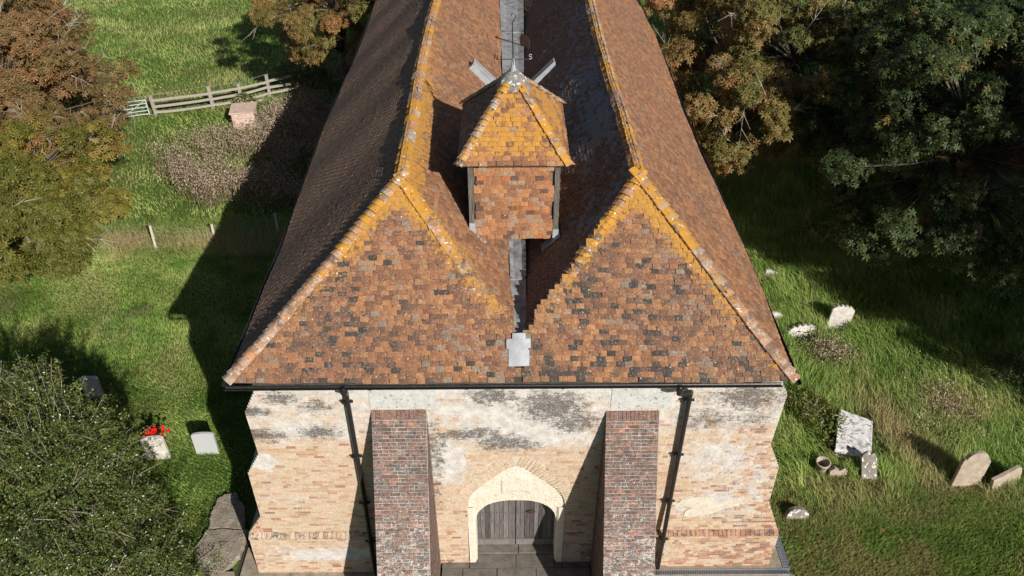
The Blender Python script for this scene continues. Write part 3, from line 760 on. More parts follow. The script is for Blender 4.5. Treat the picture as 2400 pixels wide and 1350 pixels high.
# reveal of the arch opening
pts = [(-ARC_HW, 0.2)] + [(-ARC_HW, 2.3)] + [(-arch_half(zz), zz) for zz in np.linspace(2.35, ARC_ZT, 16)]
pts += [(-x_, zz) for x_, zz in pts[::-1]]
for (x0, z0), (x1, z1) in zip(pts[:-1], pts[1:]):
    gm.add([(ARC_X + x0, 0, z0), (ARC_X + x1, 0, z1), (ARC_X + x1, 0.6, z1), (ARC_X + x0, 0.6, z0)], [(0, 1, 2, 3)], None, (.5, .2, 0))
# stepped ends of the front wall (returns of the corner buttresses) and ledge of the plinth
for prof, dep in ((PROF_L, 1.0), (PROF_R, 1.0)):
    for (z0, x0), (z1, x1) in zip(prof[:-1], prof[1:]):
        y0 = -0.085 if z0 < 1.3 else 0.0
        gm.add([(x0, y0, z0), (x1, y0, z1), (x1, dep, z1), (x0, dep, z0)], [(0, 1, 2, 3)], None, (.5, .15, .3))
        gm.add([(x0, dep, z0), (x1, dep, z1), (np.sign(x1) * 5.0, dep, z1), (np.sign(x0) * 5.0, dep, z0)], [(0, 1, 2, 3)], None, (.5, .1, .2))
wall = gm.build('front_wall', M_MORTAR, church)

# brick template: x along, z up, front at y = 0
def brick_geo():
    V = A([(0, 0, 0), (1, 0, 0), (1, 0, 1), (0, 0, 1), (0, 1, 0), (1, 1, 0), (1, 1, 1), (0, 1, 1)], float)
    return V, A([(0, 1, 2, 3), (0, 4, 5, 1), (1, 5, 6, 2), (2, 6, 7, 3), (3, 7, 4, 0)])
BV, BQ = brick_geo()
brick_mesh = Geo().add(BV, BQ).mesh('brick', M_BRICK_O)
def frames(ex, ey, ez, lx, ly, lz):
    return np.stack([np.asarray(ex)[None] * lx[:, None], np.asarray(ey)[None] * ly[:, None], np.asarray(ez)[None] * lz[:, None]], -1)
bk = A([(a_, b_, z_) for a_, b_, z_, r_ in bricks])
bx = (bk[:, 0] + bk[:, 1]) / 2; bz = bk[:, 2] + CH / 2
W, D = wall_masks(bx, bz)
nb = len(bk)
R = rb.random(nb)
red = np.clip((bx - 3.9) / 1.2, 0, 1) * 0.45 + np.clip((-bx - 5.5) / 0.5, 0, 1) * 0.2 + (bz < 1.42) * (bx > 2.7) * 0.25 + (bz < 0.45) * (np.abs(bx + 1.3) < 0.5) * 0.6
R = np.where(rb.random(nb) < red, rb.choice([0.0, 0.04, 0.09, 0.96, 1.0], nb), R)
proud = rb.uniform(0.002, 0.008, nb) * np.where(W > 0.3, 0.5, 1.0)
yw = A([wall_y(x_, z_) for x_, z_ in zip(bx, bz)])
P = np.stack([bk[:, 0], yw - proud, bk[:, 2] + 0.005 + rb.normal(0, 0.0015, nb)], 1)
M = frames((1, 0, 0), (0, 1, 0), (0, 0, 1), bk[:, 1] - bk[:, 0], np.full(nb, 0.03), CH - 0.0105 + rb.normal(0, 0.0015, nb))
C = np.stack([R, W, D], 1)
ds = np.linalg.norm(CAM - P, axis=1)
score = (bk[:, 1] - bk[:, 0]) / ds ** 2 * (W < 0.2) * (D < 0.2)
order = np.argsort(-score)
for i in order[:300]: place('brick', brick_mesh, wall, M[i], P[i], C[i])
rest = order[300:]
tag(Geo().inst(BV, BQ, None, M[rest], P[rest], C[rest]).build('bricks', M_BRICK, wall), kind='stuff')
# red string course over the plinth
gs = Geo()
for a_, b_ in ((pl(1.42), -2.95), (2.80, pr(1.42) + 0.02)):
    x = a_
    while x < b_:
        e = min(x + 0.105 * rb.uniform(0.9, 1.1), b_)
        c = (rb.choice([0.02, 0.06, 0.985]) if a_ > 0 else rb.uniform(0.1, 0.9), 0.06, 0.22 + 0.12 * rb.random())
        gs.add([(x, -0.115, 1.36), (e - .01, -0.115, 1.36), (e - .01, -0.11, 1.41), (x, -0.11, 1.41), (x, 0.01, 1.36), (e - .01, 0.01, 1.36), (e - .01, 0.01, 1.49), (x, 0.01, 1.49)],
               [(0, 1, 2, 3), (3, 2, 6, 7), (0, 4, 5, 1), (1, 5, 6, 2), (3, 7, 4, 0)], None, c)
        x = e
tag(gs.build('string_course', M_BRICK, church), kind='stuff')
# voussoirs of the pointed arch
for side in (-1, 1):
    amax = math.acos(ac / ar)
    nvs = 25
    for k_ in range(nvs):
        th = (k_ + 0.5) / nvs * amax
        cx = ARC_X - side * ac; er = A([side * math.cos(th), 0, math.sin(th)]); et = A([-side * math.sin(th), 0, math.cos(th)])
        split = k_ % 2
        w_ = ar * amax / nvs * 0.86
        for r0, r1 in ([(0.008, 0.29)] if split else [(0.008, 0.14), (0.152, 0.29)]):
            p0 = A([cx, -rb.uniform(0.006, 0.016), ARC_Z0]) + er * (ar + r0) - et * w_ / 2
            mz = p0[2] + er[2] * (r1 - r0) / 2; p0[0] = ARC_X + (p0[0] - ARC_X) * arch_f(mz)
            M1 = np.stack([er * (r1 - r0), A([0, 0.03, 0]), et * w_], -1)
            if side < 0: p0 = p0 + er * (r1 - r0); M1 = np.stack([-er * (r1 - r0), A([0, 0.03, 0]), et * w_], -1)
            place('voussoir', brick_mesh, wall, M1, p0, (rb.uniform(0.3, 0.8), 0.0, 0.05))
# flat patches of grey render beside the gutter
for x0, x1, z0, z1 in ((-2.93, -1.62, 5.50, 6.20), (1.80, 2.98, 5.45, 6.20)):
    gp = Geo(); N = 14
    xs_ = np.linspace(x0, x1, N + 1); lowz = z0 + 0.05 * (rb.random(N + 1) - .5)
    V = [(x_, -0.016, lz) for x_, lz in zip(xs_, lowz)] + [(x_, -0.016, z1) for x_ in xs_] + [(x_, 0.0, lz) for x_, lz in zip(xs_, lowz)]
    Q = [(i, i + 1, N + 2 + i, N + 1 + i) for i in range(N)] + [(2 * N + 2 + i, 2 * N + 3 + i, i + 1, i) for i in range(N)]
    V += [(x0, 0, z0), (x0, 0, z1), (x1, 0, z0), (x1, 0, z1)]; b0 = 3 * N + 3
    Q += [(b0, 0, N + 1, b0 + 1), (N, b0 + 2, b0 + 3, 2 * N + 1)]
    gp.add(V, Q); gp.build('render_patch', M_RENDER, church)
gp = Geo()
th = np.linspace(0, 2 * PI, 20, endpoint=False)
rr = 0.42 * (1 + 0.3 * np.sin(3 * th + 1) + 0.18 * np.sin(5 * th))
poly = np.stack([4.15 + 1.35 * rr * np.cos(th), 2.35 + 0.75 * rr * np.sin(th)], 1)
gp.prism(poly, -0.02, 0.0); gp.build('render_patch', simple('buff_cement', (0.42, 0.38, 0.32), (0.56, 0.51, 0.43), 7, 5, 0.95, 0.15), church)
# side walls
gs = Geo()
for xx in (-5.1, 5.04): gs.box((min(xx, xx * 0.97), 0.9, 0), (max(xx, xx * 0.97), YB, 6.5), (0.2, 0.1, 0.2))
gs.box((-5.0, YB - 0.3, 0), (4.95, YB, 6.6))
gs.build('side_wall', simple('brown_brickwork', (0.16, 0.10, 0.07), (0.26, 0.18, 0.12), 5, 6), church)

# ------------------------------------------------------------------ buttresses
brick_red_mesh = Geo().add(BV, BQ).mesh('brick', M_RED_O)
bslope = nrm(A([0, -1.63, -3.17]))           # down the raking face
bn = nrm(A([0, -3.17, 1.63]))                # out of it
for (x0, x1, zt, sd) in ((-2.93, -1.84, 5.45, 1), (1.72, 2.78, 5.38, 2)):
    r = np.random.default_rng(90 + sd)
    Lf = zt / abs(bslope[2])
    top = A([0, -0.004, zt]); gb = Geo()
    foot = top + bslope * Lf
    V = [(x0, 0, zt), (x1, 0, zt), (x1, foot[1], 0), (x0, foot[1], 0), (x0, 0, 0), (x1, 0, 0)]
    gb.add(V, [(0, 3, 2, 1)], [(0, 4, 3), (1, 2, 5)])
    ob = gb.build('buttress', M_REDMORTAR, church)
    ob['label'] = 'left raking brick buttress' if sd == 1 else 'right raking brick buttress'
    ups = -bslope
    Pb, Mb, Cb = [], [], []
    # soldier course at the head
    nsl_ = 13; wv = (x1 - x0) / nsl_
    for i in range(nsl_):
        Pb.append(top + A([x0 + i * wv + 0.004, 0, 0]) + bslope * 0.215 + bn * r.uniform(0.008, 0.018)); Mb.append(np.stack([A([wv - 0.009, 0, 0]), -bn * 0.04, ups * 0.212], -1)); Cb.append((r.uniform(0.6, 0.95), 0.06, 0.0))
    s = 0.225; row = 0
    while s < Lf:
        x = x0; head = (row // 2 + row) % 2; shift = (0.0, 0.11, 0.05, 0.16)[row % 4]
        while x < x1 - 0.01:
            Lb = 0.1025 if head else 0.215
            if x == x0: Lb = 0.215 - shift * 0.9
            Lb *= r.uniform(0.94, 1.06)
            e = min(x + Lb, x1)
            if x1 - e < 0.06: e = x1
            zz = zt + bslope[2] * s
            wh = 0.09 + 0.06 * np.clip((4.0 - zz) / 1.8, 0, 1) + 0.06 * r.random()
            if e - x > 0.03:
                Pb.append(top + A([x + 0.004, 0, 0]) + bslope * (s + 0.068) + bn * r.uniform(0.004, 0.014)); Mb.append(np.stack([A([e - x - 0.009, 0, 0]), -bn * 0.04, ups * 0.0655], -1))
                Cb.append((r.random(), wh, 0.10 * np.clip((zz - 2.5) / 2, 0, 1)))
            x = e + 0.002; head = 1 - head
        s += 0.0765; row += 1
    # side bricks, level courses behind the rake
    for sx, xf in ((-1, x0), (1, x1)):
        z = 0.0; row = 0
        while z < zt - 0.1:
            yf = -(zt - (z + 0.04)) * 1.63 / 3.17
            y = yf + 0.03
            while y < -0.03:
                Lb = (0.215 if r.random() < 0.6 else 0.1025); e = min(y + Lb, -0.005)
                if e - y > 0.03:
                    if sx > 0: Pb.append(A([xf + r.uniform(0.003, 0.009), y, z + 0.005])); Mb.append(np.stack([A([0, e - y - 0.01, 0]), A([-0.03, 0, 0]), A([0, 0, 0.0655])], -1))
                    else: Pb.append(A([xf - r.uniform(0.003, 0.009), e - 0.01, z + 0.005])); Mb.append(np.stack([A([0, -(e - y - 0.01), 0]), A([0.03, 0, 0]), A([0, 0, 0.0655])], -1))
                    Cb.append((r.random(), 0.04, 0.0))
                y = e + 0.002
            z += 0.0765; row += 1
    Pb, Mb, Cb = A(Pb), A(Mb), A(Cb)
    ds = np.linalg.norm(CAM - Pb, axis=1)
    front = np.array([abs(m[0][0]) > 0.02 for m in Mb])
    vis = front & (Pb[:, 2] > 1.9)
    order = np.argsort(np.where(vis, ds, ds + 100))
    for i in order[:300]: place('brick', brick_red_mesh, ob, Mb[i], Pb[i], Cb[i])
    rest = order[300:]
    tag(Geo().inst(BV, BQ, None, Mb[rest], Pb[rest], Cb[rest]).build('bricks', M_RED, ob), kind='stuff')

# ------------------------------------------------------------------ doorway
IN_HW, IN_Z0, IN_ZT = 0.905, 1.85, 2.52
FLOOR = 0.32
def inner_z(x):
    q = min(abs(x) / IN_HW, 1.0)
    return IN_Z0 + (IN_ZT - IN_Z0) * max(1 - q ** 2.6, 0) ** 0.55
AZ_T = np.linspace(ARC_Z0, ARC_ZT, 120); AX_T = np.array([-arch_half(z_) for z_ in AZ_T])
def outer_z(x):
    x = abs(x)
    if x >= ARC_HW: return ARC_Z0
    return float(np.interp(-x, AX_T, AZ_T))
gd = Geo(); yf, ybk = 0.045, 0.46
xs_ = np.unique(np.concatenate([np.linspace(-IN_HW, IN_HW, 49), [-ARC_HW, -1.04, -0.99, -0.95, -IN_HW - 1e-4, IN_HW + 1e-4, 0.95, 0.99, 1.04, ARC_HW]]))
rj = np.random.default_rng(5)
NZ = 9
grid = []
for i, x in enumerate(xs_):
    zi, zo = (inner_z(x) if abs(x) <= IN_HW else ARC_Z0 - 0.03), outer_z(x)
    grid.append([(ARC_X + x, yf + (rj.normal(0, 0.0015) if 0 < j < NZ else 0) - (0.02 if 0.25 * (NZ) < j < NZ * 0.7 and abs(x) < 0.33 else 0), zi + (zo - zi) * j / NZ + (rj.normal(0, 0.006) if j == 0 else 0)) for j in range(NZ + 1)])
V = [p for col_ in grid for p in col_]; n1 = NZ + 1
Q = [(i * n1 + j, (i + 1) * n1 + j, (i + 1) * n1 + j + 1, i * n1 + j + 1) for i in range(len(xs_) - 1) for j in range(NZ)]
gd.add(V, Q)
V = [grid[i][0] for i in range(len(xs_))] + [(grid[i][0][0], ybk, grid[i][0][2]) for i in range(len(xs_))]
m_ = len(xs_); gd.add(V, [(i + 1, i, m_ + i, m_ + i + 1) for i in range(m_ - 1)])
gd.build('tympanum', M_LIME, church)
for side in (-1, 1):
    gj = Geo()
    xo, xi = ARC_X + side * ARC_HW, ARC_X + side * IN_HW
    xc = ARC_X + side * (IN_HW + 0.05)          # chamfer
    zt = inner_z(IN_HW); zto = ARC_Z0
    base = FLOOR + 0.0
    y1 = -0.05
    prof = [(xo, y1), (xc, y1), (xi, y1 + 0.10), (xi, ybk), (xo, ybk)]
    V = [(x, y, base) for x, y in prof] + [(xo, 0.02, ARC_Z0 - .02), (xc, 0.02, zt + 0.30), (xi, 0.06, zt), (xi, ybk, zt), (xo, ybk, zto)]
    V[5] = (xo, y1 + .05, ARC_Z0 - 0.0); V[6] = (xc, y1 + .05, ARC_Z0); V[7] = (xi, y1 + 0.10, ARC_Z0)
    gj.add(V, [(i, i + 1, 6 + i, 5 + i) for i in range(4)], [(5, 6, 7), (5, 7, 8), (5, 8, 9)])
    gj.box((min(xo, xc), y1, base), (max(xo, xc), y1 + 0.002, base + .001))
    gj.build('door_jamb', M_LIME, church)
plank_meshes = {}
for side in (-1, 1):
    gl_ = Geo()
    xa, xb = (ARC_X - 0.93, ARC_X - 0.008) if side < 0 else (ARC_X + 0.008, ARC_X + 0.93)
    gl_.box((xa, 0.47, FLOOR + 0.05), (xb, 0.50, 2.62))
    leaf = gl_.build('door_leaf', M_SOIL, church)
    x = xa; k_ = 0
    while x < xb - 0.03:
        e = min(x + 0.112 * rj.uniform(0.85, 1.12), xb)
        if xb - e < 0.05: e = xb
        y0 = 0.435 + rj.uniform(-0.006, 0.006)
        if side > 0 and k_ == 0: y0 -= 0.03
        gp = Geo(); gp.box((x + 0.004, y0, FLOOR + 0.24), (e - 0.004, 0.47, 2.60), jit=0.002)
        o = gp.build('plank', M_DOOR_O, leaf); o.color = (rj.random(), 0, 0, 1)
        gn = Geo()
        for zz in (FLOOR + 0.29, FLOOR + 0.75 + 0.2 * (k_ % 2), FLOOR + 1.25):
            gn.lathe([(0.011, -0.004), (0.011, 0.004)], 6); 
            V = gn.V[-1]; gn.V[-1] = np.stack([(x + e) / 2 + V[:, 0] * 1.0, y0 - 0.004 + V[:, 2], zz + V[:, 1]], 1)
            c_ = gn.n; gn.add([((x + e) / 2 + 0.012 * math.cos(t_), y0 - 0.006, zz + 0.012 * math.sin(t_)) for t_ in np.arange(6) * PI / 3], [(0, 1, 2, 3), (0, 3, 4, 5)])
        tag(gn.build('nails', M_RUST, leaf), kind='stuff')
        x = e; k_ += 1
    gp = Geo(); gp.box((xa + 0.004, 0.415, FLOOR + 0.03), (xb - 0.004, 0.468, FLOOR + 0.235), jit=0.002)
    o = gp.build('bottom_rail', M_DOOR_O, leaf); o.color = (0.95, 0, 0, 1)
    if side > 0:
        gp = Geo()
        gp.tube([(ARC_X + .36 + .09 * math.cos(t_), 0.40, 1.62 + .05 * math.sin(t_)) for t_ in np.linspace(0, 5, 12)], 0.014, 5)
        gp.box((ARC_X + .31, 0.41, 1.57), (ARC_X + .42, 0.43, 1.63)); gp.build('door_handle', M_RUST, leaf)
# paved porch floor between the buttresses
porch = thing('porch_paving', 'grey sandstone paving before the arched door between the two buttresses', 'paving', (0, 0, 0))
def flag(x0, x1, y0, y1, zt, par, nm='paving_slab', zb=-0.05):
    gp = Geo(); gp.box((x0 + .008, y0 + .008, zb), (x1 - .008, y1 - .008, zt + rj.uniform(-0.006, 0.006)), jit=0.004); gp.build(nm, M_PAVE, par)
for x0, x1 in ((ARC_X - .905, ARC_X + .07), (ARC_X + .07, ARC_X + .905)): flag(x0, x1, 0.20, 0.47, FLOOR + 0.02, porch, 'threshold_stone')
for x0, x1 in ((-1.15, -0.05), (-0.05, 0.86), (0.86, 1.04)): flag(x0, x1, -0.16, 0.205, FLOOR - 0.05, porch)
for x0, x1 in ((-1.80, -1.15), (1.04, 1.70)): flag(x0, x1, -0.16, -0.01, FLOOR - 0.06, porch)
for yy, splits in ((-0.62, (-1.80, -1.30, -0.50, 0.42, 1.70)), (-1.2, (-1.80, -0.9, 0.1, 0.9, 1.70)), (-1.9, (-1.80, -1.1, -0.2, 0.7, 1.70)), (-2.7, (-1.80, -0.6, 0.5, 1.70))):
    for a_, b_ in zip(splits[:-1], splits[1:]): flag(a_, b_, yy, yy + {-0.62: .46, -1.2: .58, -1.9: .7, -2.7: .8}[yy], FLOOR - 0.06, porch)

# ------------------------------------------------------------------ gutters and downpipes
def gutter(p0, p1, out, name='gutter', r=0.056):
    gg = Geo(); d = nrm(p1 - p0); out = nrm(out); up = A([0, 0, 1.0])
    K = 8; V = []
    for p in (p0, p1):
        for rr in (r, r - 0.012):
            for j in range(K + 1):
                t_ = PI * j / K; V.append(p + out * (rr * math.cos(t_)) - up * (rr * math.sin(t_)))
    m = K + 1
    Q = [(j, j + 1, 2 * m + j + 1, 2 * m + j) for j in range(K)] + [(m + j + 1, m + j, 3 * m + j, 3 * m + j + 1) for j in range(K)]
    Q += [(0, 2 * m, 3 * m, m), (K, m + K, 3 * m + K, 2 * m + K)]
    Q += [(j + 1, j, m + j, m + j + 1) for j in range(K)] + [(2 * m + j, 2 * m + j + 1, 3 * m + j + 1, 3 * m + j) for j in range(K)]
    gg.add(V, Q)
    L = np.linalg.norm(p1 - p0)
    for s_ in np.arange(0.9, L, 1.8):          # joint collars and brackets
        p = p0 + d * s_
        Vb = [p + d * dd + out * ((r + .008) * math.cos(t_)) - up * ((r + .008) * math.sin(t_)) for dd in (-.03, .03) for t_ in np.linspace(0, PI, 9)]
        gg.add(Vb, [(j, j + 1, 10 + j, 9 + j) for j in range(8)])
    return gg.build(name, M_IRON, church)
gutter(A([EL - 0.03, YE - 0.045, ZE - 0.045]), A([ER - 0.28, YE - 0.045, ZE - 0.035]), A([0, -1.0, 0]))
for i in range(6):
    y0, y1 = YE + i * 5.2, YE + (i + 1) * 5.2
    for xe, ox in ((EL, -1.0), (ER, 1.0)):
        p0 = warp(A([xe + ox * 0.045, max(y0, YE - 0.1), ZE - 0.05])); p1 = warp(A([xe + ox * 0.045, y1, ZE - 0.05]))
        gutter(p0, p1, A([ox, 0, 0]))
for x_, path, sw in ((-3.33, None, 0), (3.30, None, 1)):
    gp = Geo(); K = 10; r = 0.05
    zb = 0.10
    if sw == 0: pts = [(-3.30, YE - 0.04, ZE - 0.06), (-3.30, YE - 0.04, 6.22), (-3.33, -0.12, 6.02), (-3.34, -0.10, 5.8), (-3.35, -0.10, 3.0), (-3.36, -0.19, 1.4), (-3.36, -0.19, zb)]
    else: pts = [(3.00, YE - 0.04, ZE - 0.06), (3.00, YE - 0.04, 6.20), (3.05, YE + 0.02, 6.13), (3.24, YE + 0.10, 6.10), (3.30, -0.13, 6.02), (3.30, -0.11, 5.85), (3.30, -0.11, 3.0), (3.29, -0.19, 1.4), (3.29, -0.19, 0.25)]
    gp.tube(pts, r, K)
    pipe = gp.build('downpipe', M_IRON, church, smooth=True)
    gk = Geo()
    gk.lathe([(0.0, 0.0), (0.075, 0.0), (0.085, 0.05), (0.085, 0.12)], 12, loc=(pts[0][0], pts[0][1], ZE - 0.19)); gk.build('outlet', M_IRON, pipe)
    for zz in (5.75, 4.15, 2.65, 1.35):
        gk = Geo()
        xx = pts[-1][0]; yy = float(np.interp(-zz, [-p[2] for p in pts], [p[1] for p in pts]))
        gk.lathe([(0.0, -0.05), (0.064, -0.05), (0.064, 0.05), (0.0, 0.05)], 10, loc=(xx, yy, zz))
        gk.box((xx - 0.12, yy + 0.01, zz - 0.02), (xx + 0.12, yy + 0.05, zz + 0.02))
        gk.build('pipe_bracket', M_IRON, pipe)
#SECTION_OBJ
# ------------------------------------------------------------------ weathervane on the turret
vx, vy, vz = -0.085, 4.06, 10.72
wv = thing('weathervane', 'wrought iron weathervane with N and S letters on top of the bell turret', 'weathervane', (vx, vy, vz))
g = Geo(); g.tube([(0, 0, 0.0), (-0.01, 0, 0.5), (-0.02, 0, 0.98)] + [(-0.02 + 0.045 * math.sin(t_) + 0.02, 0, 1.05 + 0.06 * (1 - math.cos(t_))) for t_ in np.linspace(0.2, 4.6, 10)], [0.016, 0.013, 0.011] + [0.009] * 10, 6)
g.build('rod', M_IRON, wv)
g = Geo(); g.lathe([(0.07, 0.02), (0.05, 0.10), (0.025, 0.24), (0.03, 0.26), (0.0, 0.30)], 8); g.build('socket', M_LEADNEW, wv)
g = Geo(); g.tube([(-0.33, 0, 0.27), (0.33, 0, 0.27)], 0.009, 5); g.tube([(0, -0.28, 0.27), (0, 0.28, 0.27)], 0.007, 5); g.build('compass_bar', M_IRON, wv)
def letter(pts, par, mat, nm='letter'):
    g = Geo()
    for p in pts: g.tube(p, 0.008, 4)
    return g.build(nm, mat, par)
hN = 0.10
o = letter([[(-0.37, 0, .27), (-0.37, 0, .27 + hN)], [(-0.37, 0, .27 + hN), (-0.31, 0, .27)], [(-0.31, 0, .27), (-0.31, 0, .27 + hN)]], wv, M_IRON); o['label'] = 'letter N on the left arm'
o = letter([[(0.335 + 0.026 * math.cos(t_) * (1 if True else 0), 0, .27 + 0.075 + 0.025 * math.sin(t_)) for t_ in np.linspace(0.3, 4.71, 8)] + [(0.335 + 0.026 * math.cos(t_), 0, .27 + 0.026 + 0.025 * math.sin(t_)) for t_ in np.linspace(1.57, -2.8, 8)]], wv, M_LEADNEW); o['label'] = 'letter S on the right arm'
g = Geo(); g.tube([(-0.33, 0.30, 0.60), (0.27, -0.24, 0.60)], 0.009, 5)
g.lathe([(0, -0.03), (0.03, 0), (0, 0.03)], 6, loc=(-0.33, 0.30, 0.60)); g.build('pointer', M_IRON, wv)
g = Geo()
d_ = nrm(A([0.60, -0.54, 0])); n_ = A([-d_[1], d_[0], 0]) * 0.004
for sg in (1,):
    prof = [(0.22, 0.0), (0.44, -0.02), (0.46, 0.10), (0.40, 0.20), (0.24, 0.24), (0.20, 0.12)]
    V = [A([-0.03, 0.03, 0.60]) + d_ * a_ + A([0, 0, b_]) + n_ for a_, b_ in prof] + [A([-0.03, 0.03, 0.60]) + d_ * a_ + A([0, 0, b_]) - n_ for a_, b_ in prof]
    k_ = len(prof); g.add(V, [(i, (i + 1) % k_, k_ + (i + 1) % k_, k_ + i) for i in range(k_)], [(0, i, i + 1) for i in range(1, k_ - 1)] + [(k_, k_ + i + 1, k_ + i) for i in range(1, k_ - 1)])
g.build('vane_plate', M_RUST, wv)

# ------------------------------------------------------------------ base of the walls
g = Geo(); g.box((-6.6, -0.50, -0.1), (-2.93, 0.0, 0.03)); g.box((-6.6, 0.0, -0.1), (-6.15, 0.6, 0.03))
tag(g.build('concrete_apron', M_CONC), kind='structure')
g = Geo(); g.box((2.78, -0.19, -0.1), (6.28, 0.0, 0.17)); g.box((5.90, 0.0, -0.1), (6.28, 1.3, 0.17)); g.box((2.78, -0.62, -0.1), (6.5, -0.33, 0.165))
tag(g.build('concrete_apron', M_CONC), kind='structure')
def drain(name, lab, p0, p1, z, w=0.12):
    p0, p1 = A([p0[0], p0[1], z]), A([p1[0], p1[1], z]); d = nrm(p1 - p0); n_ = A([-d[1], d[0], 0]); L = np.linalg.norm(p1 - p0)
    t = thing(name, lab, 'drain', tuple(p0))
    g = Geo(); 
    def bx_(s0, s1, n0, n1, z0, z1):
        g.add([d * s + n_ * q + A([0, 0, zz]) for zz in (z0, z1) for s, q in ((s0, n0), (s1, n0), (s1, n1), (s0, n1))], [(0, 3, 2, 1), (4, 5, 6, 7), (0, 1, 5, 4), (1, 2, 6, 5), (2, 3, 7, 6), (3, 0, 4, 7)])
    bx_(0, L, -w / 2 - .018, -w / 2, -0.15, 0.004); bx_(0, L, w / 2, w / 2 + .018, -0.15, 0.004); g.build('drain_frame', M_GRATE, t)
    g = Geo(); bx_(0, L, -w / 2, w / 2, -0.15, -0.06); g.build('drain_bed', M_SOIL, t)
    g = Geo(); s = 0.01
    while s < L - 0.02: bx_(s, s + 0.016, -w / 2, w / 2, -0.025, 0.0); s += 0.042
    tag(g.build('grate_bars', M_GRATE, t), kind='stuff')
drain('drain_grating', 'long slotted steel drain grating along the front wall right of the right buttress', (2.80, -0.26), (6.42, -0.26), 0.178)
drain('drain_grating', 'short slotted steel drain grating running back round the right corner of the church', (6.36, -0.19), (6.36, 1.25), 0.182)
drain('drain_grating', 'slotted steel drain grating at the foot of the wall left of the left buttress', (-4.9, -0.36), (-3.0, -0.36), 0.034)

# ------------------------------------------------------------------ gravestones and slabs
def stone(name, lab, cat, outline, th, mat, loc, rz=0.0, lean=(0, 0), group=None, bump=0.006):
    """upright slab: outline in (x, z), thickness th backwards, front facing -y"""
    r = np.random.default_rng(int(abs(loc[0] * 100)) + 1)
    p = np.asarray(outline, float); n = len(p)
    g = Geo(); m = p.mean(0)
    rings = []
    for k_, (y, sc) in enumerate(((0.0, 0.975), (0.012, 1.0), (th - 0.012, 1.0), (th, 0.975))):
        q = m + (p - m) * sc
        rings.append(np.stack([q[:, 0], np.full(n, y), q[:, 1]], 1) + r.normal(0, bump * 0.4, (n, 3)) * (A([1, 0.3, 1])))
    V = np.concatenate(rings + [A([[m[0], 0.0, m[1]], [m[0], th, m[1]]])])
    Q = [(k_ * n + i, (k_ + 1) * n + i, (k_ + 1) * n + (i + 1) % n, k_ * n + (i + 1) % n) for k_ in range(3) for i in range(n)]
    T = [(4 * n, i, (i + 1) % n) for i in range(n)] + [(4 * n + 1, 3 * n + (i + 1) % n, 3 * n + i) for i in range(n)]
    g.add(V, Q, T)
    o = g.build(name, mat)
    o.location = loc; o.rotation_euler = (lean[0], lean[1], rz)
    return tag(o, lab, cat, group)
def arc_top(hw, h, rise, k=9, sh=0.0):
    return [(-hw, -0.25), (hw, -0.25), (hw, h - rise - sh)] + [(hw * math.cos(t_), h - rise + rise * math.sin(t_)) for t_ in np.linspace(0.15 if sh else 0.0, PI - (0.15 if sh else 0), k)] + [(-hw, h - rise - sh)]
def scallop(hw, h, amp=0.05, k=31):
    top = []
    for x in np.linspace(hw, -hw, k):
        q = x / hw
        top.append((x, h - 0.10 * q * q + amp * abs(math.sin(q * 2.5 * PI)) - (0.06 if abs(q) > 0.93 else 0)))
    return [(-hw, -0.25), (hw, -0.25)] + top
def ogee(hw, h):
    pts = [(-hw, -0.3), (hw, -0.3), (hw, h * 0.74), (hw * 0.93, h * 0.80), (hw * 0.78, h * 0.80), (hw * 0.74, h * 0.86)]
    pts += [(hw * 0.70 * math.cos(t_), h * 0.86 + h * 0.14 * math.sin(t_)) for t_ in np.linspace(0.1, PI - 0.1, 11)]
    return pts + [(-hw * 0.74, h * 0.86), (-hw * 0.78, h * 0.80), (-hw * 0.93, h * 0.80), (-hw, h * 0.74)]
GR = 'gravestones in the churchyard'
stone('gravestone', 'smooth pale grey gravestone with curved top, nearest the church on the left lawn', 'gravestone', arc_top(0.30, 0.76, 0.07), 0.09, M_STONE_M, (-8.49, 3.62, 0), 0.05, (-0.03, 0), GR)
stone('gravestone', 'white gravestone with dappled shade standing before the red flowers', 'gravestone', arc_top(0.30, 0.80, 0.10, sh=0.05), 0.10, M_STONE_W, (-9.76, 3.45, 0), 0.09, (-0.04, -0.04), GR)
stone('gravestone', 'bluish grey gravestone in shade behind the top of the dark holly bush', 'gravestone', arc_top(0.26, 0.78, 0.05), 0.09, M_STONE_M, (-12.46, 5.80, 0), 0.05, (-0.03, 0), GR)
stone('gravestone', 'tall whitish gravestone with scalloped top in long grass on the right', 'gravestone', scallop(0.36, 0.80), 0.10, M_STONE_W, (10.62, 8.80, 0), -0.05, (-0.10, 0.10), GR)
stone('gravestone', 'low sunken white gravestone with wavy top just left of the tall scalloped one', 'gravestone', scallop(0.46, 0.38, 0.05), 0.12, M_STONE_W, (9.32, 8.35, 0), 0.10, (-0.2, -0.10), GR)
stone('gravestone', 'pale gravestone half hidden by the right edge of the church roof', 'gravestone', arc_top(0.30, 0.40, 0.16), 0.10, M_STONE_W, (8.55, 9.05, 0), 0.1, (-0.15, 0.15), GR)
stone('gravestone', 'low broken white stone poking out of the grass near the roof edge', 'gravestone', [(-.27, -.2), (.27, -.2), (.26, .16), (.10, .20), (-.12, .27), (-.25, .24)], 0.12, M_STONE_W, (9.2, 11.6, 0), 0.05, (-0.1, 0.1), GR)
stone('gravestone', 'small tan stone top in the grass beside the low broken white stone', 'gravestone', [(-.22, -.2), (.22, -.2), (.23, .16), (.05, .22), (-.20, .20)], 0.12, M_STONE_T, (10.4, 11.6, 0), 0.0, (-0.1, 0), GR)
stone('gravestone', 'large tan gravestone with shaped shoulders and a rounded head at the right', 'gravestone', ogee(0.37, 1.20), 0.11, M_STONE_T, (11.82, 2.32, 0), 0.02, (-0.08, 0.06), GR)
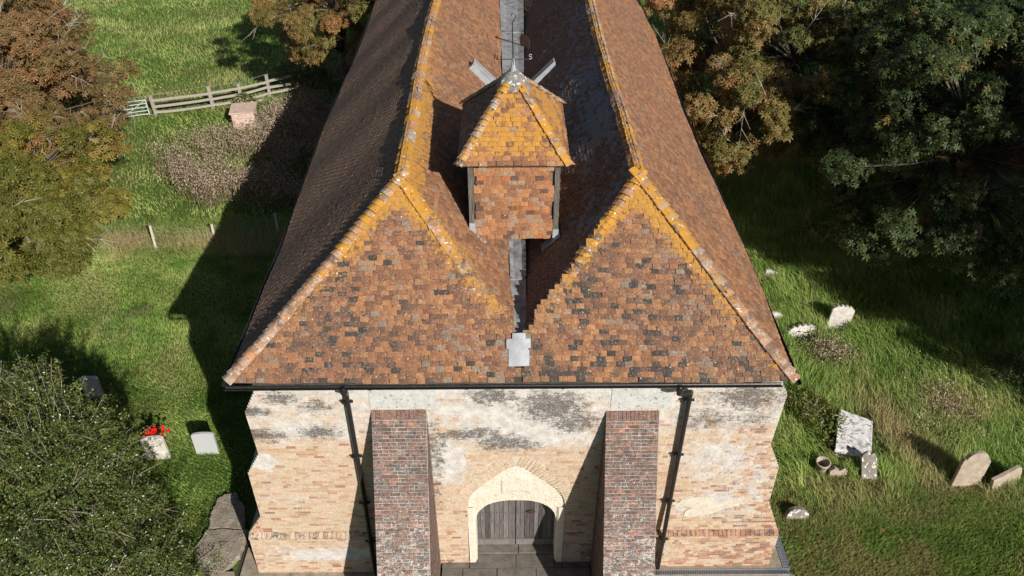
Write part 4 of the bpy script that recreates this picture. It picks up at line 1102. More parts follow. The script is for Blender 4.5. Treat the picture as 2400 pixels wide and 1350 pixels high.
stone('gravestone', 'whitish gravestone leaning far over, cut off by the right photo edge', 'gravestone', arc_top(0.40, 0.72, 0.12), 0.11, M_STONE_T, (12.62, 2.2, 0.14), 0.12, (-0.25, 1.38), GR)
stone('gravestone', 'narrow grey gravestone blotched white, leaning against the flat ledger slab', 'gravestone', [(-.20, -.1), (.20, -.1), (.19, .62), (.12, .74), (.05, .70), (-.04, .78), (-.14, .72), (-.19, .6)], 0.09, M_STONE_G, (9.38, 2.56, 0), -0.12, (-0.52, -0.12), GR)
stone('gravestone', 'low half-round grey stone with white and orange lichen beside the right corner', 'gravestone', arc_top(0.29, 0.30, 0.22), 0.14, M_STONE_G, (7.10, 1.34, 0), 0.03, (-0.25, 0.05), GR)
stone('gravestone', 'dim grey gravestone beneath the amber chestnut, beside the right roof edge', 'gravestone', arc_top(0.26, 0.68, 0.14), 0.10, M_STONE_W, (9.80, 22.5, 0), 0.03, (-0.05, 0.08), GR)
stone('gravestone', 'dim tan gravestone in deep shade beneath the chestnut foliage', 'gravestone', arc_top(0.32, 0.62, 0.16), 0.10, M_STONE_T, (13.75, 18.4, 0), 0.03, (-0.05, 0.1), GR)
stone('broken_stone', 'small heart-shaped lump of broken stone beside the round pot', 'stone', [(-.22, -.1), (.21, -.1), (.24, .16), (.14, .27), (.02, .18), (-.10, .25), (-.23, .17)], 0.13, M_STONE_T, (8.58, 2.68, 0), 0.0, (-0.2, 0))
# flat ledger slab of a sunken tomb
c4 = [A([9.27, 4.83, 0.32]), A([10.12, 4.46, 0.22]), A([9.57, 3.13, 0.26]), A([8.65, 3.33, 0.36])]
g = Geo()
cc = sum(c4) / 4
N = 8
top = []
for j in range(N + 1):
    for i in range(N + 1):
        s, t_ = i / N, j / N
        top.append((c4[0] * (1 - s) + c4[1] * s) * (1 - t_) + (c4[3] * (1 - s) + c4[2] * s) * t_ - A([cc[0], cc[1], 0]) + A([0, 0, rng.normal(0, 0.004)]))
top = A(top); low = top - A([0, 0, 0.13]); n1 = N + 1
Qt = [(j * n1 + i, (j + 1) * n1 + i, (j + 1) * n1 + i + 1, j * n1 + i + 1) for j in range(N) for i in range(N)]
g.add(top, Qt)
edge = [i for i in range(n1)] + [j * n1 + N for j in range(1, n1)] + [N * n1 + i for i in range(N - 1, -1, -1)] + [j * n1 for j in range(N - 1, 0, -1)]
E_ = np.concatenate([top[edge], low[edge]]); ne = len(edge)
g.add(E_, [(i, (i + 1) % ne, ne + (i + 1) % ne, ne + i) for i in range(ne)])
led = thing('ledger_tomb', 'flat white ledger slab with black streaks lying tilted in long grass', 'tomb', (cc[0], cc[1], 0))
g.build('ledger_slab', M_SLABTOP, led)
g = Geo(); q4 = [(p - A([cc[0], cc[1], 0])) * A([0.9, 0.9, 1]) - A([0, 0, 0.13]) for p in c4]
g.add(q4 + [A([p[0], p[1], -0.1]) for p in q4], [(i, (i + 1) % 4, 4 + (i + 1) % 4, 4 + i) for i in range(4)]); g.build('tomb_base', M_STONE_T, led)
# round clay pot
g = Geo(); g.lathe([(0.15, -0.05), (0.165, 0.24), (0.19, 0.25), (0.195, 0.31), (0.165, 0.315), (0.15, 0.25), (0.13, 0.02), (0.0, 0.02)], 20)
o = g.build('clay_pot', M_STONE_T, smooth=True); o.location = (8.22, 2.95, 0); o.rotation_euler = (0.08, -0.06, 0)
tag(o, 'open round buff clay pot standing on the grass left of the ledger slab', 'pot')
# weathered slabs left of the church
tl = thing('stone_platform', 'large weathered lichen-covered stone slabs at the left foot of the church', 'stone slabs', (-7.0, 0.5, 0))
def platform(poly, z0, z1, par, off):
    g = Geo(); n = len(poly); r = np.random.default_rng(n + 4)
    fine = []
    for i in range(n):
        a_, b_ = A(poly[i]), A(poly[(i + 1) % n])
        for t_ in np.linspace(0, 1, 6, endpoint=False): fine.append(a_ + (b_ - a_) * t_ + r.normal(0, 0.018, 2))
    fine = A(fine) - A(off); m = fine.mean(0); k_ = len(fine)
    rings = [np.concatenate([fine, np.full((k_, 1), z0)], 1), np.concatenate([fine, np.full((k_, 1), z1 - 0.03)], 1)]
    for sc in (0.96, 0.65, 0.3): rings.append(np.concatenate([m + (fine - m) * sc, (z1 + r.normal(0, 0.0025, (k_, 1)) + 0.012 * (1 - sc))], 1))
    V = np.concatenate(rings + [A([[m[0], m[1], z1 + 0.011]])])
    Q = [(q_ * k_ + i, q_ * k_ + (i + 1) % k_, (q_ + 1) * k_ + (i + 1) % k_, (q_ + 1) * k_ + i) for q_ in range(4) for i in range(k_)]
    T = [(4 * k_ + i, 4 * k_ + (i + 1) % k_, 5 * k_) for i in range(k_)]
    g.add(V, Q, T); g.build('stone_slab', M_SLAB, par)
OFF = (-7.0, 0.5)
platform([(-7.70, 1.12), (-6.78, 1.10), (-6.95, 1.75), (-7.35, 2.25), (-7.72, 2.1), (-7.78, 1.6)], -0.1, 0.10, tl, OFF)
platform([(-7.62, -0.05), (-6.98, -0.12), (-6.72, 0.35), (-6.70, 1.08), (-7.72, 1.10), (-7.86, 0.6)], -0.1, 0.12, tl, OFF)
g = Geo(); g.box((-7.75 + 7.0, -0.75 - 0.5, -0.1), (-6.75 + 7.0, -0.10 - 0.5, 0.10)); g.build('concrete_step', M_CONC, tl)
g = Geo(); g.box((-6.72, -0.9, -0.2), (-6.60, 1.0, -0.03)); tag(g.build('trench', M_SOIL), kind='structure')

# red flowers behind the white gravestone
fl = thing('red_flowers', 'bunch of bright red flowers lying behind the white gravestone', 'flowers', (-9.78, 3.74, 0.42))
g = Geo()
r = np.random.default_rng(8)
for i in range(42):
    c_ = A([r.normal(0, 0.17), r.normal(0, 0.10), 0.30 + r.normal(0, 0.07)]); ax = nrm(A([r.normal(0, .6), r.normal(-.4, .5), 1.0]))
    e1 = nrm(np.cross(ax, [0, 1, 0.1])); e2 = np.cross(ax, e1); rad = r.uniform(0.035, 0.06)
    g.add([c_ - ax * 0.015] + [c_ + rad * (math.cos(t_) * e1 + math.sin(t_) * e2) + ax * (0.02 * (j % 2)) for j, t_ in enumerate(np.arange(8) * PI / 4)], None, [(0, j + 1, (j + 1) % 8 + 1) for j in range(8)])
tag(g.build('petals', M_RED_FL, fl), kind='stuff')
g = Geo()
for i in range(14): g.tube([(r.normal(0, .05), r.normal(0, .05), 0), (r.normal(0, .16), r.normal(0, .10), 0.32)], 0.006, 3)
tag(g.build('stems', simple('flower_stem', (0.03, 0.06, 0.015), (0.05, 0.09, 0.02)), fl), kind='stuff')
g = Geo(); g.lathe([(0.09, 0.0), (0.11, 0.18), (0.09, 0.18), (0.07, 0.02), (0, 0.02)], 12); g.build('vase', M_STONE_M, fl)

# ------------------------------------------------------------------ rail fence, field gate, wire fence, block stack
pp = [(-17.31, 25.04, 1.00), (-14.77, 25.89, 1.10), (-13.49, 26.48, 1.0), (-12.29, 27.30, 1.1), (-10.6, 28.2, 1.0), (-8.9, 29.1, 1.0)]
rf = thing('rail_fence', 'silvered post and rail timber fence across the far field', 'fence', (pp[0][0], pp[0][1], 0))
o0 = A([pp[0][0], pp[0][1], 0])
for x, y, h in pp:
    g = Geo(); g.box((x - .075, y - .06, -.2), (x + .075, y + .06, h), jit=0.012); g.V[-1] = g.V[-1] - o0; g.build('fence_post', M_RAIL, rf)
for (x0, y0, h0), (x1, y1, h1) in zip(pp[:-1], pp[1:]):
    for zz, sag in ((0.80, 0.0), (0.48, 0.02), (0.18, 0.05)):
        a_ = A([x0, y0 - 0.085, zz + rng.normal(0, .02)]); b_ = A([x1, y1 - 0.085, zz + rng.normal(0, .02)])
        g = Geo(); ts = np.linspace(0, 1, 6); V = []
        for t_ in ts:
            c_ = a_ + (b_ - a_) * t_ - A([0, 0, sag * 4 * t_ * (1 - t_)]) + A([0, rng.normal(0, .008), 0])
            V += [c_ + A([0, -.025, -.06]), c_ + A([0, .025, -.06]), c_ + A([0, .025, .06]), c_ + A([0, -.025, .06])]
        Q = [(4 * i + j, 4 * i + (j + 1) % 4, 4 * i + 4 + (j + 1) % 4, 4 * i + 4 + j) for i in range(5) for j in range(4)] + [(0, 3, 2, 1), (20, 21, 22, 23)]
        g.add(A(V) - o0, Q); g.build('fence_rail', M_RAIL, rf)
g = Geo(); g.tube([A([-20.5, 23.8, 1.0]) - o0] + [A([x, y, h + 0.03]) - o0 for x, y, h in pp], 0.008, 3); g.build('top_wire', M_WIRE, rf)
gt_ = thing('field_gate', 'galvanised five-bar metal field gate at the left end of the rail fence', 'gate', (-17.5, 24.93, 0), math.radians(-160.5 + 180 + 180))
for zz in (0.14, 0.32, 0.50, 0.68, 0.86):
    g = Geo(); g.tube([(0.05, 0, zz), (3.3, 0, zz)], 0.022, 6); g.build('gate_bar', M_GATE, gt_)
for xx in (0.06, 1.25, 2.3, 3.28):
    g = Geo(); g.box((xx - .025, -.03, 0.10), (xx + .025, .03, 0.90)); g.build('gate_stile', M_GATE, gt_)
g = Geo(); g.tube([(0.1, 0.02, 0.84), (1.25, 0.02, 0.14)], 0.016, 5); g.build('gate_brace', M_GATE, gt_)

wp = [(-18.23, 13.96, 0.72), (-15.87, 14.0, 0.92), (-13.32, 13.49, 1.06), (-11.34, 14.19, 0.62), (-9.0, 14.6, 0.9), (-6.6, 15.0, 0.9)]
wf = thing('wire_fence', 'thin stock wire fence on pale stakes across the left lawn', 'fence', (wp[0][0], wp[0][1], 0)); o0 = A([wp[0][0], wp[0][1], 0])
for x, y, h in wp:
    g = Geo(); tx, ty = rng.normal(0, .04), rng.normal(0, .04)
    g.tube(A([(x, y, -.2), (x + tx * .5, y + ty * .5, h * .5), (x + tx, y + ty, h)]) - o0, [0.052, 0.05, 0.047], 7); g.build('fence_stake', M_STAKE, wf)
for zf in (0.2, 0.5, 0.8, 0.97):
    g = Geo(); pts = []
    for (x0, y0, h0), (x1, y1, h1) in zip(wp[:-1], wp[1:]):
        for t_ in np.linspace(0, 1, 5, endpoint=False): pts.append((x0 + (x1 - x0) * t_, y0 + (y1 - y0) * t_ - .05, zf * (h0 + (h1 - h0) * t_) - 0.08 * 4 * t_ * (1 - t_) * (zf > .7)))
    g.tube(A(pts) - o0, 0.003, 3); g.build('fence_wire', M_WIRE, wf)
g = Geo()
for (x0, y0, h0), (x1, y1, h1) in zip(wp[:-1], wp[1:]):
    for t_ in np.arange(0.05, 1, 0.2):
        x, y, h = x0 + (x1 - x0) * t_, y0 + (y1 - y0) * t_ - .05, h0 + (h1 - h0) * t_
        g.tube(A([(x, y, 0), (x, y, .75 * h)]) - o0, 0.003, 3, cap=False)
tag(g.build('wire_mesh', M_WIRE, wf), kind='stuff')

bs = thing('block_stack', 'square stack of pinkish stone blocks beside the dry weeds below the rail fence', 'stone stack', (-12.55, 23.45, 0), 0.16)
r = np.random.default_rng(3)
for lay in range(6):
    for j in range(3):
        x = -0.52
        while x < 0.50:
            e = min(x + r.uniform(0.26, 0.40), 0.52)
            if 0.52 - e < 0.12: e = 0.52
            g = Geo(); g.box((x + .006, 0.36 * j + .006 + r.normal(0, .008), lay * 0.135 + .004), (e - .006, 0.36 * (j + 1) - .006, (lay + 1) * 0.135 - .004), jit=0.007)
            g.build('stone_block', M_BLOCK, bs); x = e
g = Geo(); g.box((-0.58, -0.05, 0.815), (0.60, 1.13, 0.87), jit=0.01); g.build('stone_cap', M_BLOCK, bs)

# ------------------------------------------------------------------ trees
def palmate(nl=6, w=0.34, droop=0.25, spread=2.3):
    """horse chestnut leaf: leaflets fanned from one point, length 1, in the xy plane"""
    V, Q = [], []
    for i in range(nl):
        a_ = (i / (nl - 1) - 0.5) * 2 * spread; ln = 1.0 - 0.28 * abs(i / (nl - 1) - 0.5) * 2
        d = A([math.sin(a_), math.cos(a_), 0]); s_ = A([d[1], -d[0], 0])
        b0 = len(V)
        V += [A([0, 0, 0]), d * 0.62 * ln + s_ * w * 0.5 * ln + A([0, 0, 0.02]), d * ln + A([0, 0, -droop * ln]), d * 0.62 * ln - s_ * w * 0.5 * ln + A([0, 0, 0.02])]
        Q.append((b0, b0 + 1, b0 + 2, b0 + 3))
    return A(V), A(Q)
PV, PQ = palmate()
PV5, PQ5 = palmate(5, 0.42, 0.2, 1.9)
leaf_mesh_cache = {}

def leaf_frames(P, out, r, size, up=0.6, jit=0.45):
    n = nrm(out * 0.6 + A([0, 0, up]) + r.normal(0, jit, P.shape))
    f = out - (out * n).sum(1, keepdims=True) * n + r.normal(0, 0.35, P.shape); f = nrm(f - (f * n).sum(1, keepdims=True) * n)
    s_ = np.cross(f, n)
    return np.stack([s_, f, n], -1) * size[:, None, None]

def tree(name, label, cat, base, H, crown_c, radii, nclump, per, leaf, mats, seed, clump_r=(0.5, 0.9), hue=None, singles=0, zmin=-0.45, group=None, twigs=0, tmpl=None, trunk_r=0.28, lobes=0.30, twig_mat=None):
    r = np.random.default_rng(seed)
    TV_, TQ_ = tmpl or (PV, PQ)
    base = A(base, float); cc = A(crown_c, float) - base; rad = A(radii, float)
    t = thing(name, label, cat, tuple(base), group=group)
    d = nrm(r.normal(size=(nclump * 4, 3))); d = d[d[:, 2] > zmin][:nclump]
    ph = r.uniform(0, 6, 3)
    lob = np.minimum(1.12, 1 + lobes * (np.sin(3.1 * d[:, 0] * 1.5 + ph[0]) * np.cos(2.7 * d[:, 1] * 1.6 + ph[1]) + 0.6 * np.sin(5.5 * d[:, 2] + 4 * d[:, 0] + ph[2])))
    fr = np.where(r.random(len(d)) < 0.78, r.uniform(0.82, 1.05, len(d)), r.uniform(0.4, 0.8, len(d)))
    cl = cc + d * rad * (lob * fr)[:, None]
    cl = cl[cl[:, 2] > 0.5]; d = d[:len(cl)]
    out = nrm((cl - cc) / rad)
    # trunk and limbs
    g = Geo()
    fork = A([cc[0] * 0.4, cc[1] * 0.4, max(cc[2] - rad[2] * 0.55, 0.9)])
    g.tube([(0, 0, -0.3), (0.02, 0.02, fork[2] * 0.3), fork * A([.7, .7, .7]), fork], [trunk_r * 1.35, trunk_r, trunk_r * .85, trunk_r * .7], 8)
    main = cl[r.permutation(len(cl))[:9]]
    mids = []
    for m_ in main:
        k_ = fork + (m_ - fork) * 0.55 + A([0, 0, 0.25]); mids.append(k_)
        g.tube([fork, fork + (k_ - fork) * 0.5 + r.normal(0, .12, 3), k_, m_ * .92 + cc * .08], [trunk_r * .5, trunk_r * .36, trunk_r * .24, trunk_r * .09], 5, cap=False)
    mids = A(mids)
    for c_ in cl:
        k_ = mids[np.argmin(np.linalg.norm(mids - c_, axis=1))]
        g.tube([k_, (k_ + c_) / 2 + r.normal(0, .12, 3), c_], [trunk_r * .18, trunk_r * .10, 0.012], 3, cap=False)
    g.build('trunk', M_BARK, t)
    if twigs:
        g = Geo()
        for q_ in r.permutation(len(cl))[:twigs]:
            c_ = cl[q_]; o_ = out[q_]
            a_ = c_ - o_ * 0.4; L = r.uniform(0.6, 1.3)
            dirn = nrm(o_ * 0.6 + nrm(r.normal(size=3)) * 0.9)
            e_ = a_ + o_ * 0.55 + dirn * L * .5; f_ = a_ + o_ * 0.8 + dirn * L + A([0, 0, r.normal(0, .2)])
            g.tube([a_, e_, f_], [0.018, 0.011, 0.004], 3, cap=False)
            for _ in range(5):
                b_ = e_ + (f_ - e_) * r.random(); g.tube([b_, b_ + nrm(dirn + r.normal(0, .7, 3)) * r.uniform(.25, .7)], [0.008, 0.003], 3, cap=False)
        tag(g.build('bare_twigs', twig_mat or M_TWIG, t), kind='stuff')
    # leaves in clumps
    k = len(cl); cr = r.uniform(clump_r[0], clump_r[1], k)
    n = k * per
    dd = nrm(r.normal(size=(n, 3)) + np.repeat(out, per, 0) * 0.55 + A([0, 0, 0.35]))
    rr = r.random(n) ** 0.45
    P = np.repeat(cl, per, 0) + dd * (np.repeat(cr, per) * rr)[:, None] * A([1, 1, 0.62])
    oo = nrm(dd * A([1, 1, .5]) + np.repeat(out, per, 0) * A([.6, .6, .1]))
    size = leaf * r.uniform(0.7, 1.2, n)
    M = leaf_frames(P, oo, r, size)
    hv = np.clip(np.repeat(r.normal(0.5, 0.20, k), per) + r.normal(0, 0.14, n), 0, 1)
    if hue is not None: hv = np.clip(hv + hue(P + base, np.repeat(cl, per, 0) + base), 0, 1)
    C = np.stack([hv, np.zeros(n), np.zeros(n)], 1)
    keep = np.ones(n, bool)
    if singles:
        w = P + base; view = CAM - w; ds = np.linalg.norm(view, axis=1)
        facing = ((w - (cc + base)) * view).sum(1) > 0
        sc_ = np.where(facing & (rr > 0.75), size / ds * (0.3 + np.abs((M[:, :, 2] / size[:, None] * view / ds[:, None]).sum(1))), 0)
        top_ = np.argsort(-sc_)[:singles]
        key = (mats[1].name, id(TV_))
        if key not in leaf_mesh_cache: leaf_mesh_cache[key] = Geo().add(TV_, TQ_).mesh('leaf', mats[1])
        lm = leaf_mesh_cache[key]
        for i in top_: place('leaf', lm, t, M[i], P[i], C[i])
        keep[top_] = False
    g = Geo(); g.inst(TV_, TQ_, None, M[keep], P[keep], C[keep])
    o = g.build('crown', mats[0], t); o['kind'] = 'stuff'
    return t

CH_L = 'horse chestnuts left of the church'; CH_R = 'horse chestnuts right of the church'
# left: brown one behind, yellow-green one in front
tree('chestnut_tree', 'brown autumn horse chestnut with bare pale twigs at the upper left', 'tree', (-21.8, 19.0, 0), 9, (-21.4, 18.7, 4.2), (5.2, 5.2, 4.0), 360, 105, 0.18, ML_BROWN, 101, (0.6, 1.0), singles=150, twigs=200, zmin=-0.55, group=CH_L)
tree('chestnut_tree', 'yellow-green horse chestnut in front of the brown one on the left', 'tree', (-18.6, 13.2, 0), 6, (-18.5, 12.9, 2.7), (4.2, 3.4, 2.7), 270, 105, 0.18, ML_OLIVE, 102, (0.55, 0.95), hue=lambda P, c: 0.25 * np.clip((-P[:, 0] - 17) / 2, -1, 1) + 0.22 * np.clip((P[:, 1] - 13) / 2, -1, 1) - 0.12, singles=150, twigs=40, zmin=-0.6, group=CH_L)
tree('chestnut_tree', 'brown horse chestnut close behind the left eave of the church', 'tree', (-8.2, 27.0, 0), 8, (-8.0, 26.8, 4.3), (3.1, 5.2, 3.4), 150, 92, 0.17, ML_AMBER, 103, (0.5, 0.85), hue=lambda P, c: 0.12 + 0 * P[:, 0], singles=120, twigs=24, group=CH_L)
# right: amber one beside the roof, dark green ones in deep shade
tree('chestnut_tree', 'amber and olive horse chestnut beside the right eave of the church', 'tree', (10.2, 19.4, 0), 8, (9.7, 19.4, 4.3), (4.4, 6.2, 3.6), 210, 92, 0.19, ML_AMBER, 104, (0.5, 0.9), hue=lambda P, c: 0.30 * np.clip((9.6 - P[:, 0]) / 3, -1, 1) - 0.1, singles=180, twigs=40, zmin=-0.5, group=CH_R)
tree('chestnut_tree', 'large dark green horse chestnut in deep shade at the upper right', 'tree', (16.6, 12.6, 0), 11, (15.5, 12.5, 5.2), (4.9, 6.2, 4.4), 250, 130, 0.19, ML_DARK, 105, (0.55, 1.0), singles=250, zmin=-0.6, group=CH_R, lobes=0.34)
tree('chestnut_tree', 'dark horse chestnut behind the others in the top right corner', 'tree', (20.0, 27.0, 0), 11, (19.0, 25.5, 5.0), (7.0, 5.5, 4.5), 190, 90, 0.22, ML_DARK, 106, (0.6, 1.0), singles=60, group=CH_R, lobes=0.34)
# tall trees standing outside the frame on the right: they shade that side of the churchyard
for i, (x, y, h, rr_) in enumerate(((23.1, 1.3, 9.8, 4.6), (27.8, 6.3, 11.0, 5.2), (33.6, 11.3, 11.5, 5.4), (28.4, -6.3, 11.0, 5.2))):
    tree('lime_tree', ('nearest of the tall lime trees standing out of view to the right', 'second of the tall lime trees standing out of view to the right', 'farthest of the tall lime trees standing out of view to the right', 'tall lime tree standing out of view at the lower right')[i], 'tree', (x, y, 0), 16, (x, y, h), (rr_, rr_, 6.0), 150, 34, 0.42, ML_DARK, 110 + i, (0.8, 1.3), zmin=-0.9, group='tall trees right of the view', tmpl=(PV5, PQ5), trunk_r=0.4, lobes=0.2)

# ------------------------------------------------------------------ holly bush
OVAL_V = A([(0, 0, 0), (0.28, 0.5, 0.06), (0, 1.0, -0.05), (-0.28, 0.5, 0.06)]); OVAL_Q = A([(0, 1, 2, 3)])
FOLD_Q = None
FOLD_T = A([(0, 1, 2), (0, 2, 3)])
def shrub(name, label, cat, base, lobes_, per_m2, leaf, mats, seed, singles=0, twigs=60, group=None, up=0.5, twig_len=(0.6, 1.6), twig_mat=None, shoots=0):
    r = np.random.default_rng(seed); base = A(base, float)
    t = thing(name, label, cat, tuple(base), group=group)
    Ps, Os, Hs = [], [], []
    g = Geo()
    for (c_, rad) in lobes_:
        c_ = A(c_, float) - base; rad = A(rad, float)
        area = 4 * PI * ((rad[0] * rad[1]) ** 1.6 / 3 + (rad[0] * rad[2]) ** 1.6 / 3 + (rad[1] * rad[2]) ** 1.6 / 3) ** (1 / 1.6)
        n = int(area * per_m2 * 0.7)
        d = nrm(r.normal(size=(n, 3))); d = d[d[:, 2] > -0.35]; n = len(d)
        tuft = vnoise(d[:, 0] * 3 + d[:, 2] * 2, d[:, 1] * 3, 2.2, seed) + 0.5 * vnoise(d[:, 0] * 3, d[:, 1] * 3 + d[:, 2] * 2, 6.0, seed + 1)
        fr = (0.46 + 0.50 * np.clip(tuft, 0.3, 1.05)) * (0.78 + 0.27 * r.random(n) ** 0.6)
        gap = (tuft > 0.42) | (r.random(n) < 0.35); d, fr, tuft, n = d[gap], fr[gap], tuft[gap], int(gap.sum())
        Ps.append(c_ + d * rad * fr[:, None]); Os.append(d); Hs.append(np.clip(0.45 + 0.5 * (tuft - 0.75) + r.normal(0, .16, n), 0, 1))
        m = max(int(twigs * area / 60), 3)
        for _ in range(m):
            q_ = nrm(r.normal(size=3) + A([0, 0, 0.5])); s0 = c_ + q_ * rad * 0.55; e0 = c_ + q_ * rad * 0.98
            bend = nrm(np.cross(q_, r.normal(size=3))) ; L = r.uniform(*twig_len)
            pts = [s0, (s0 + e0) / 2 + bend * .1, e0 + bend * L * .35, e0 + bend * L * .8 + q_ * .2]
            g.tube(pts, [0.013, 0.010, 0.007, 0.003], 3, cap=False)
            for _ in range(2):
                b_ = pts[2] + r.normal(0, .05, 3); g.tube([b_, b_ + nrm(bend + r.normal(0, .6, 3)) * r.uniform(.2, .5)], [0.007, 0.003], 3, cap=False)
        g.tube([A([c_[0] * .6, c_[1] * .6, -.1]), c_ * A([.9, .9, .5]), c_], [.07, .05, .02], 5, cap=False)
    if shoots:
        for q_ in range(shoots):
            c_, rad = lobes_[int(r.integers(min(len(lobes_), 10)))]
            c_ = A(c_, float) - base; rad = A(rad, float)
            d1 = nrm(r.normal(size=3) + A([0, 0, .45])); s0 = c_ + d1 * rad * 0.80
            dr = nrm(d1 * .55 + A([0, 0, .6]) + r.normal(0, .35, 3)); L = r.uniform(.35, .95)
            k_ = int(30 + 34 * L); t_ = r.random(k_) ** 0.8
            rd = nrm(r.normal(size=(k_, 3)))
            Ps.append(s0 + dr * L * t_[:, None] + rd * (0.13 - 0.07 * t_)[:, None] * r.random((k_, 1)) ** .5)
            Os.append(nrm(rd + dr * .5)); Hs.append(np.clip(r.normal(.55, .14) + .25 * (t_ - .5) + r.normal(0, .12, k_), 0, 1))
            if q_ % 3 == 0: g.tube([s0 - dr * .2, s0 + dr * L * .5 + r.normal(0, .03, 3), s0 + dr * L * 1.02], [.010, .007, .003], 3, cap=False)
    tag(g.build('stems', twig_mat or M_TWIG, t), kind='stuff')
    P = np.concatenate(Ps); O = np.concatenate(Os); H = np.concatenate(Hs)
    ok = P[:, 2] + base[2] > 0.05; P, O, H = P[ok], O[ok], H[ok]; n = len(P)
    size = leaf * r.uniform(0.65, 1.25, n)
    M = leaf_frames(P, O, r, size, up, 0.6)
    g = Geo(); g.inst(OVAL_V, None, FOLD_T, M, P, np.stack([H, H * 0, H * 0], 1))
    o = g.build('foliage', mats[0], t); o['kind'] = 'stuff'
    return t
shrub('holly_bush', 'big dark glossy holly bush with pale bare twigs at the lower left', 'bush', (-10.5, -0.2, 0),
      [((-10.0, 0.2, 2.6), (1.7, 1.7, 2.1)), ((-11.7, 0.6, 2.4), (2.0, 2.0, 2.1)), ((-8.5, -1.0, 1.5), (1.5, 1.4, 1.5)), ((-10.5, -1.8, 2.2), (2.4, 1.6, 2.1)), ((-13.6, -0.4, 2.2), (2.3, 2.3, 2.2)),
       ((-7.7, -1.3, .8), (.9, 1.0, .95)), ((-12.3, 1.9, 2.4), (1.1, 1.0, 2.2)), ((-10.4, 1.6, 3.2), (.8, .7, 1.3)), ((-11.4, 2.3, 2.8), (.6, .6, 1.4)), ((-9.2, 0.9, 2.9), (.7, .7, 1.2))] + [((-10.9 + 2.9 * sx_, -0.2 + 2.0 * sy_, 3.6 - 1.5 * (sx_ ** 2 + sy_ ** 2) ** 0.9 + 0.3 * sz_), (.34, .34, .75)) for sx_, sy_, sz_ in np.random.default_rng(4).uniform(-1, 1, (34, 3))],
      1100, 0.056, ML_HOLLY, 201, shoots=1000, twigs=26, twig_len=(0.35, 0.9), twig_mat=simple('holly_stem', (0.17, 0.145, 0.11), (0.30, 0.26, 0.21), 12, 3))
shrub('sapling', 'yellow-green leafy sapling in the long grass at the shade edge right of the roof', 'shrub', (11.3, 14.0, 0), [((11.3, 14.0, .5), (.55, .45, .5)), ((11.9, 13.8, .4), (.4, .4, .4))], 260, 0.10, ML_SCRUB, 211, twigs=8, twig_len=(.1, .3))
shrub('bramble', 'yellowish green bramble scrub growing against the left side of the ledger slab', 'shrub', (8.6, 4.6, 0), [((8.7, 4.5, .30), (.65, .75, .42)), ((8.35, 5.1, .3), (.6, .6, .4)), ((8.75, 3.6, .15), (.35, .35, .22))], 420, 0.085, ML_SCRUB, 212, twigs=10, twig_len=(.1, .3))
shrub('bramble', 'dark green nettles in deep shade at the far right edge of the grass', 'shrub', (14.9, 6.4, 0), [((14.9, 6.4, .35), (.7, .6, .45))], 300, 0.10, ML_DARK, 213, twigs=6, twig_len=(.1, .3))
shrub('hedge_bush', 'green scrub at the shaded right end of the rail fence', 'shrub', (-11.2, 28.3, 0), [((-11.2, 28.4, .6), (1.0, .8, .8)), ((-10.2, 28.0, .7), (1.0, 1.0, .9)), ((-13.2, 26.1, .25), (.6, .4, .4))], 260, 0.13, ML_SCRUB, 214, twigs=10, twig_len=(.2, .5))

# ------------------------------------------------------------------ dry weeds
def weeds(name, label, region, n, h, seed, head=0.055, green=0.35):
    r = np.random.default_rng(seed); g = Geo()
    x, y = region(r, n); n = len(x)
    hh = h * r.uniform(0.55, 1.15, n) * (0.7 + 0.6 * vnoise(x, y, 0.9, seed))
    lean = r.normal(0, 0.16, (n, 2))
    # stalks: thin triangles; heads: little tufts; some green leaves low down
    top = np.stack([x + lean[:, 0] * hh, y + lean[:, 1] * hh, hh], 1); bot = np.stack([x, y, np.zeros(n)], 1)
    ang = r.uniform(0, 6.28, n); s_ = np.stack([np.cos(ang), np.sin(ang), np.zeros(n)], 1) * 0.010
    V = np.stack([bot - s_, bot + s_, top], 1).reshape(-1, 3)
    g.add(V, None, np.arange(3 * n).reshape(-1, 3), np.repeat(np.stack([np.full(n, .35), np.zeros(n), np.zeros(n)], 1), 3, 0))
    m = 11
    P = np.repeat(top, m, 0) + r.normal(0, 1, (n * m, 3)) * A([0.085, 0.085, 0.12]) - A([0, 0, 0.06])
    nn = nrm(r.normal(size=(n * m, 3)) + A([0, 0, .5])); f = nrm(np.cross(nn, r.normal(size=(n * m, 3)))); sd = np.cross(f, nn)
    M = np.stack([sd, f, nn], -1) * (head * r.uniform(0.5, 1.3, n * m))[:, None, None]
    hv = np.clip(np.repeat(r.normal(.55, .2, n), m) + r.normal(0, .18, n * m), 0, 1)
    g.inst(OVAL_V * A([1.5, 1, 1]), None, FOLD_T, M, P, np.stack([hv, hv * 0, hv * 0], 1))
    o = g.build(name, ML_DRY[0]); tag(o, label, 'weeds', kind='stuff')
    # leaves among the stalks
    g = Geo(); k_ = int(n * 9 * green)
    idx_ = r.integers(0, n, k_)
    P = np.stack([x[idx_] + r.normal(0, .12, k_), y[idx_] + r.normal(0, .12, k_), hh[idx_] * r.uniform(.1, .75, k_)], 1)
    M = leaf_frames(P, nrm(r.normal(size=(k_, 3)) * A([1, 1, .2])), r, 0.12 * r.uniform(.6, 1.2, k_))
    hv = r.random(k_)
    g.inst(OVAL_V * A([.8, 1, 1]), None, FOLD_T, M, P, np.stack([hv, hv * 0, hv * 0], 1))
    o = g.build('weed_leaves', ML_SCRUB[0]); tag(o, 'green leaves among the stalks of ' + name.replace('_', ' '), 'weeds', kind='stuff')
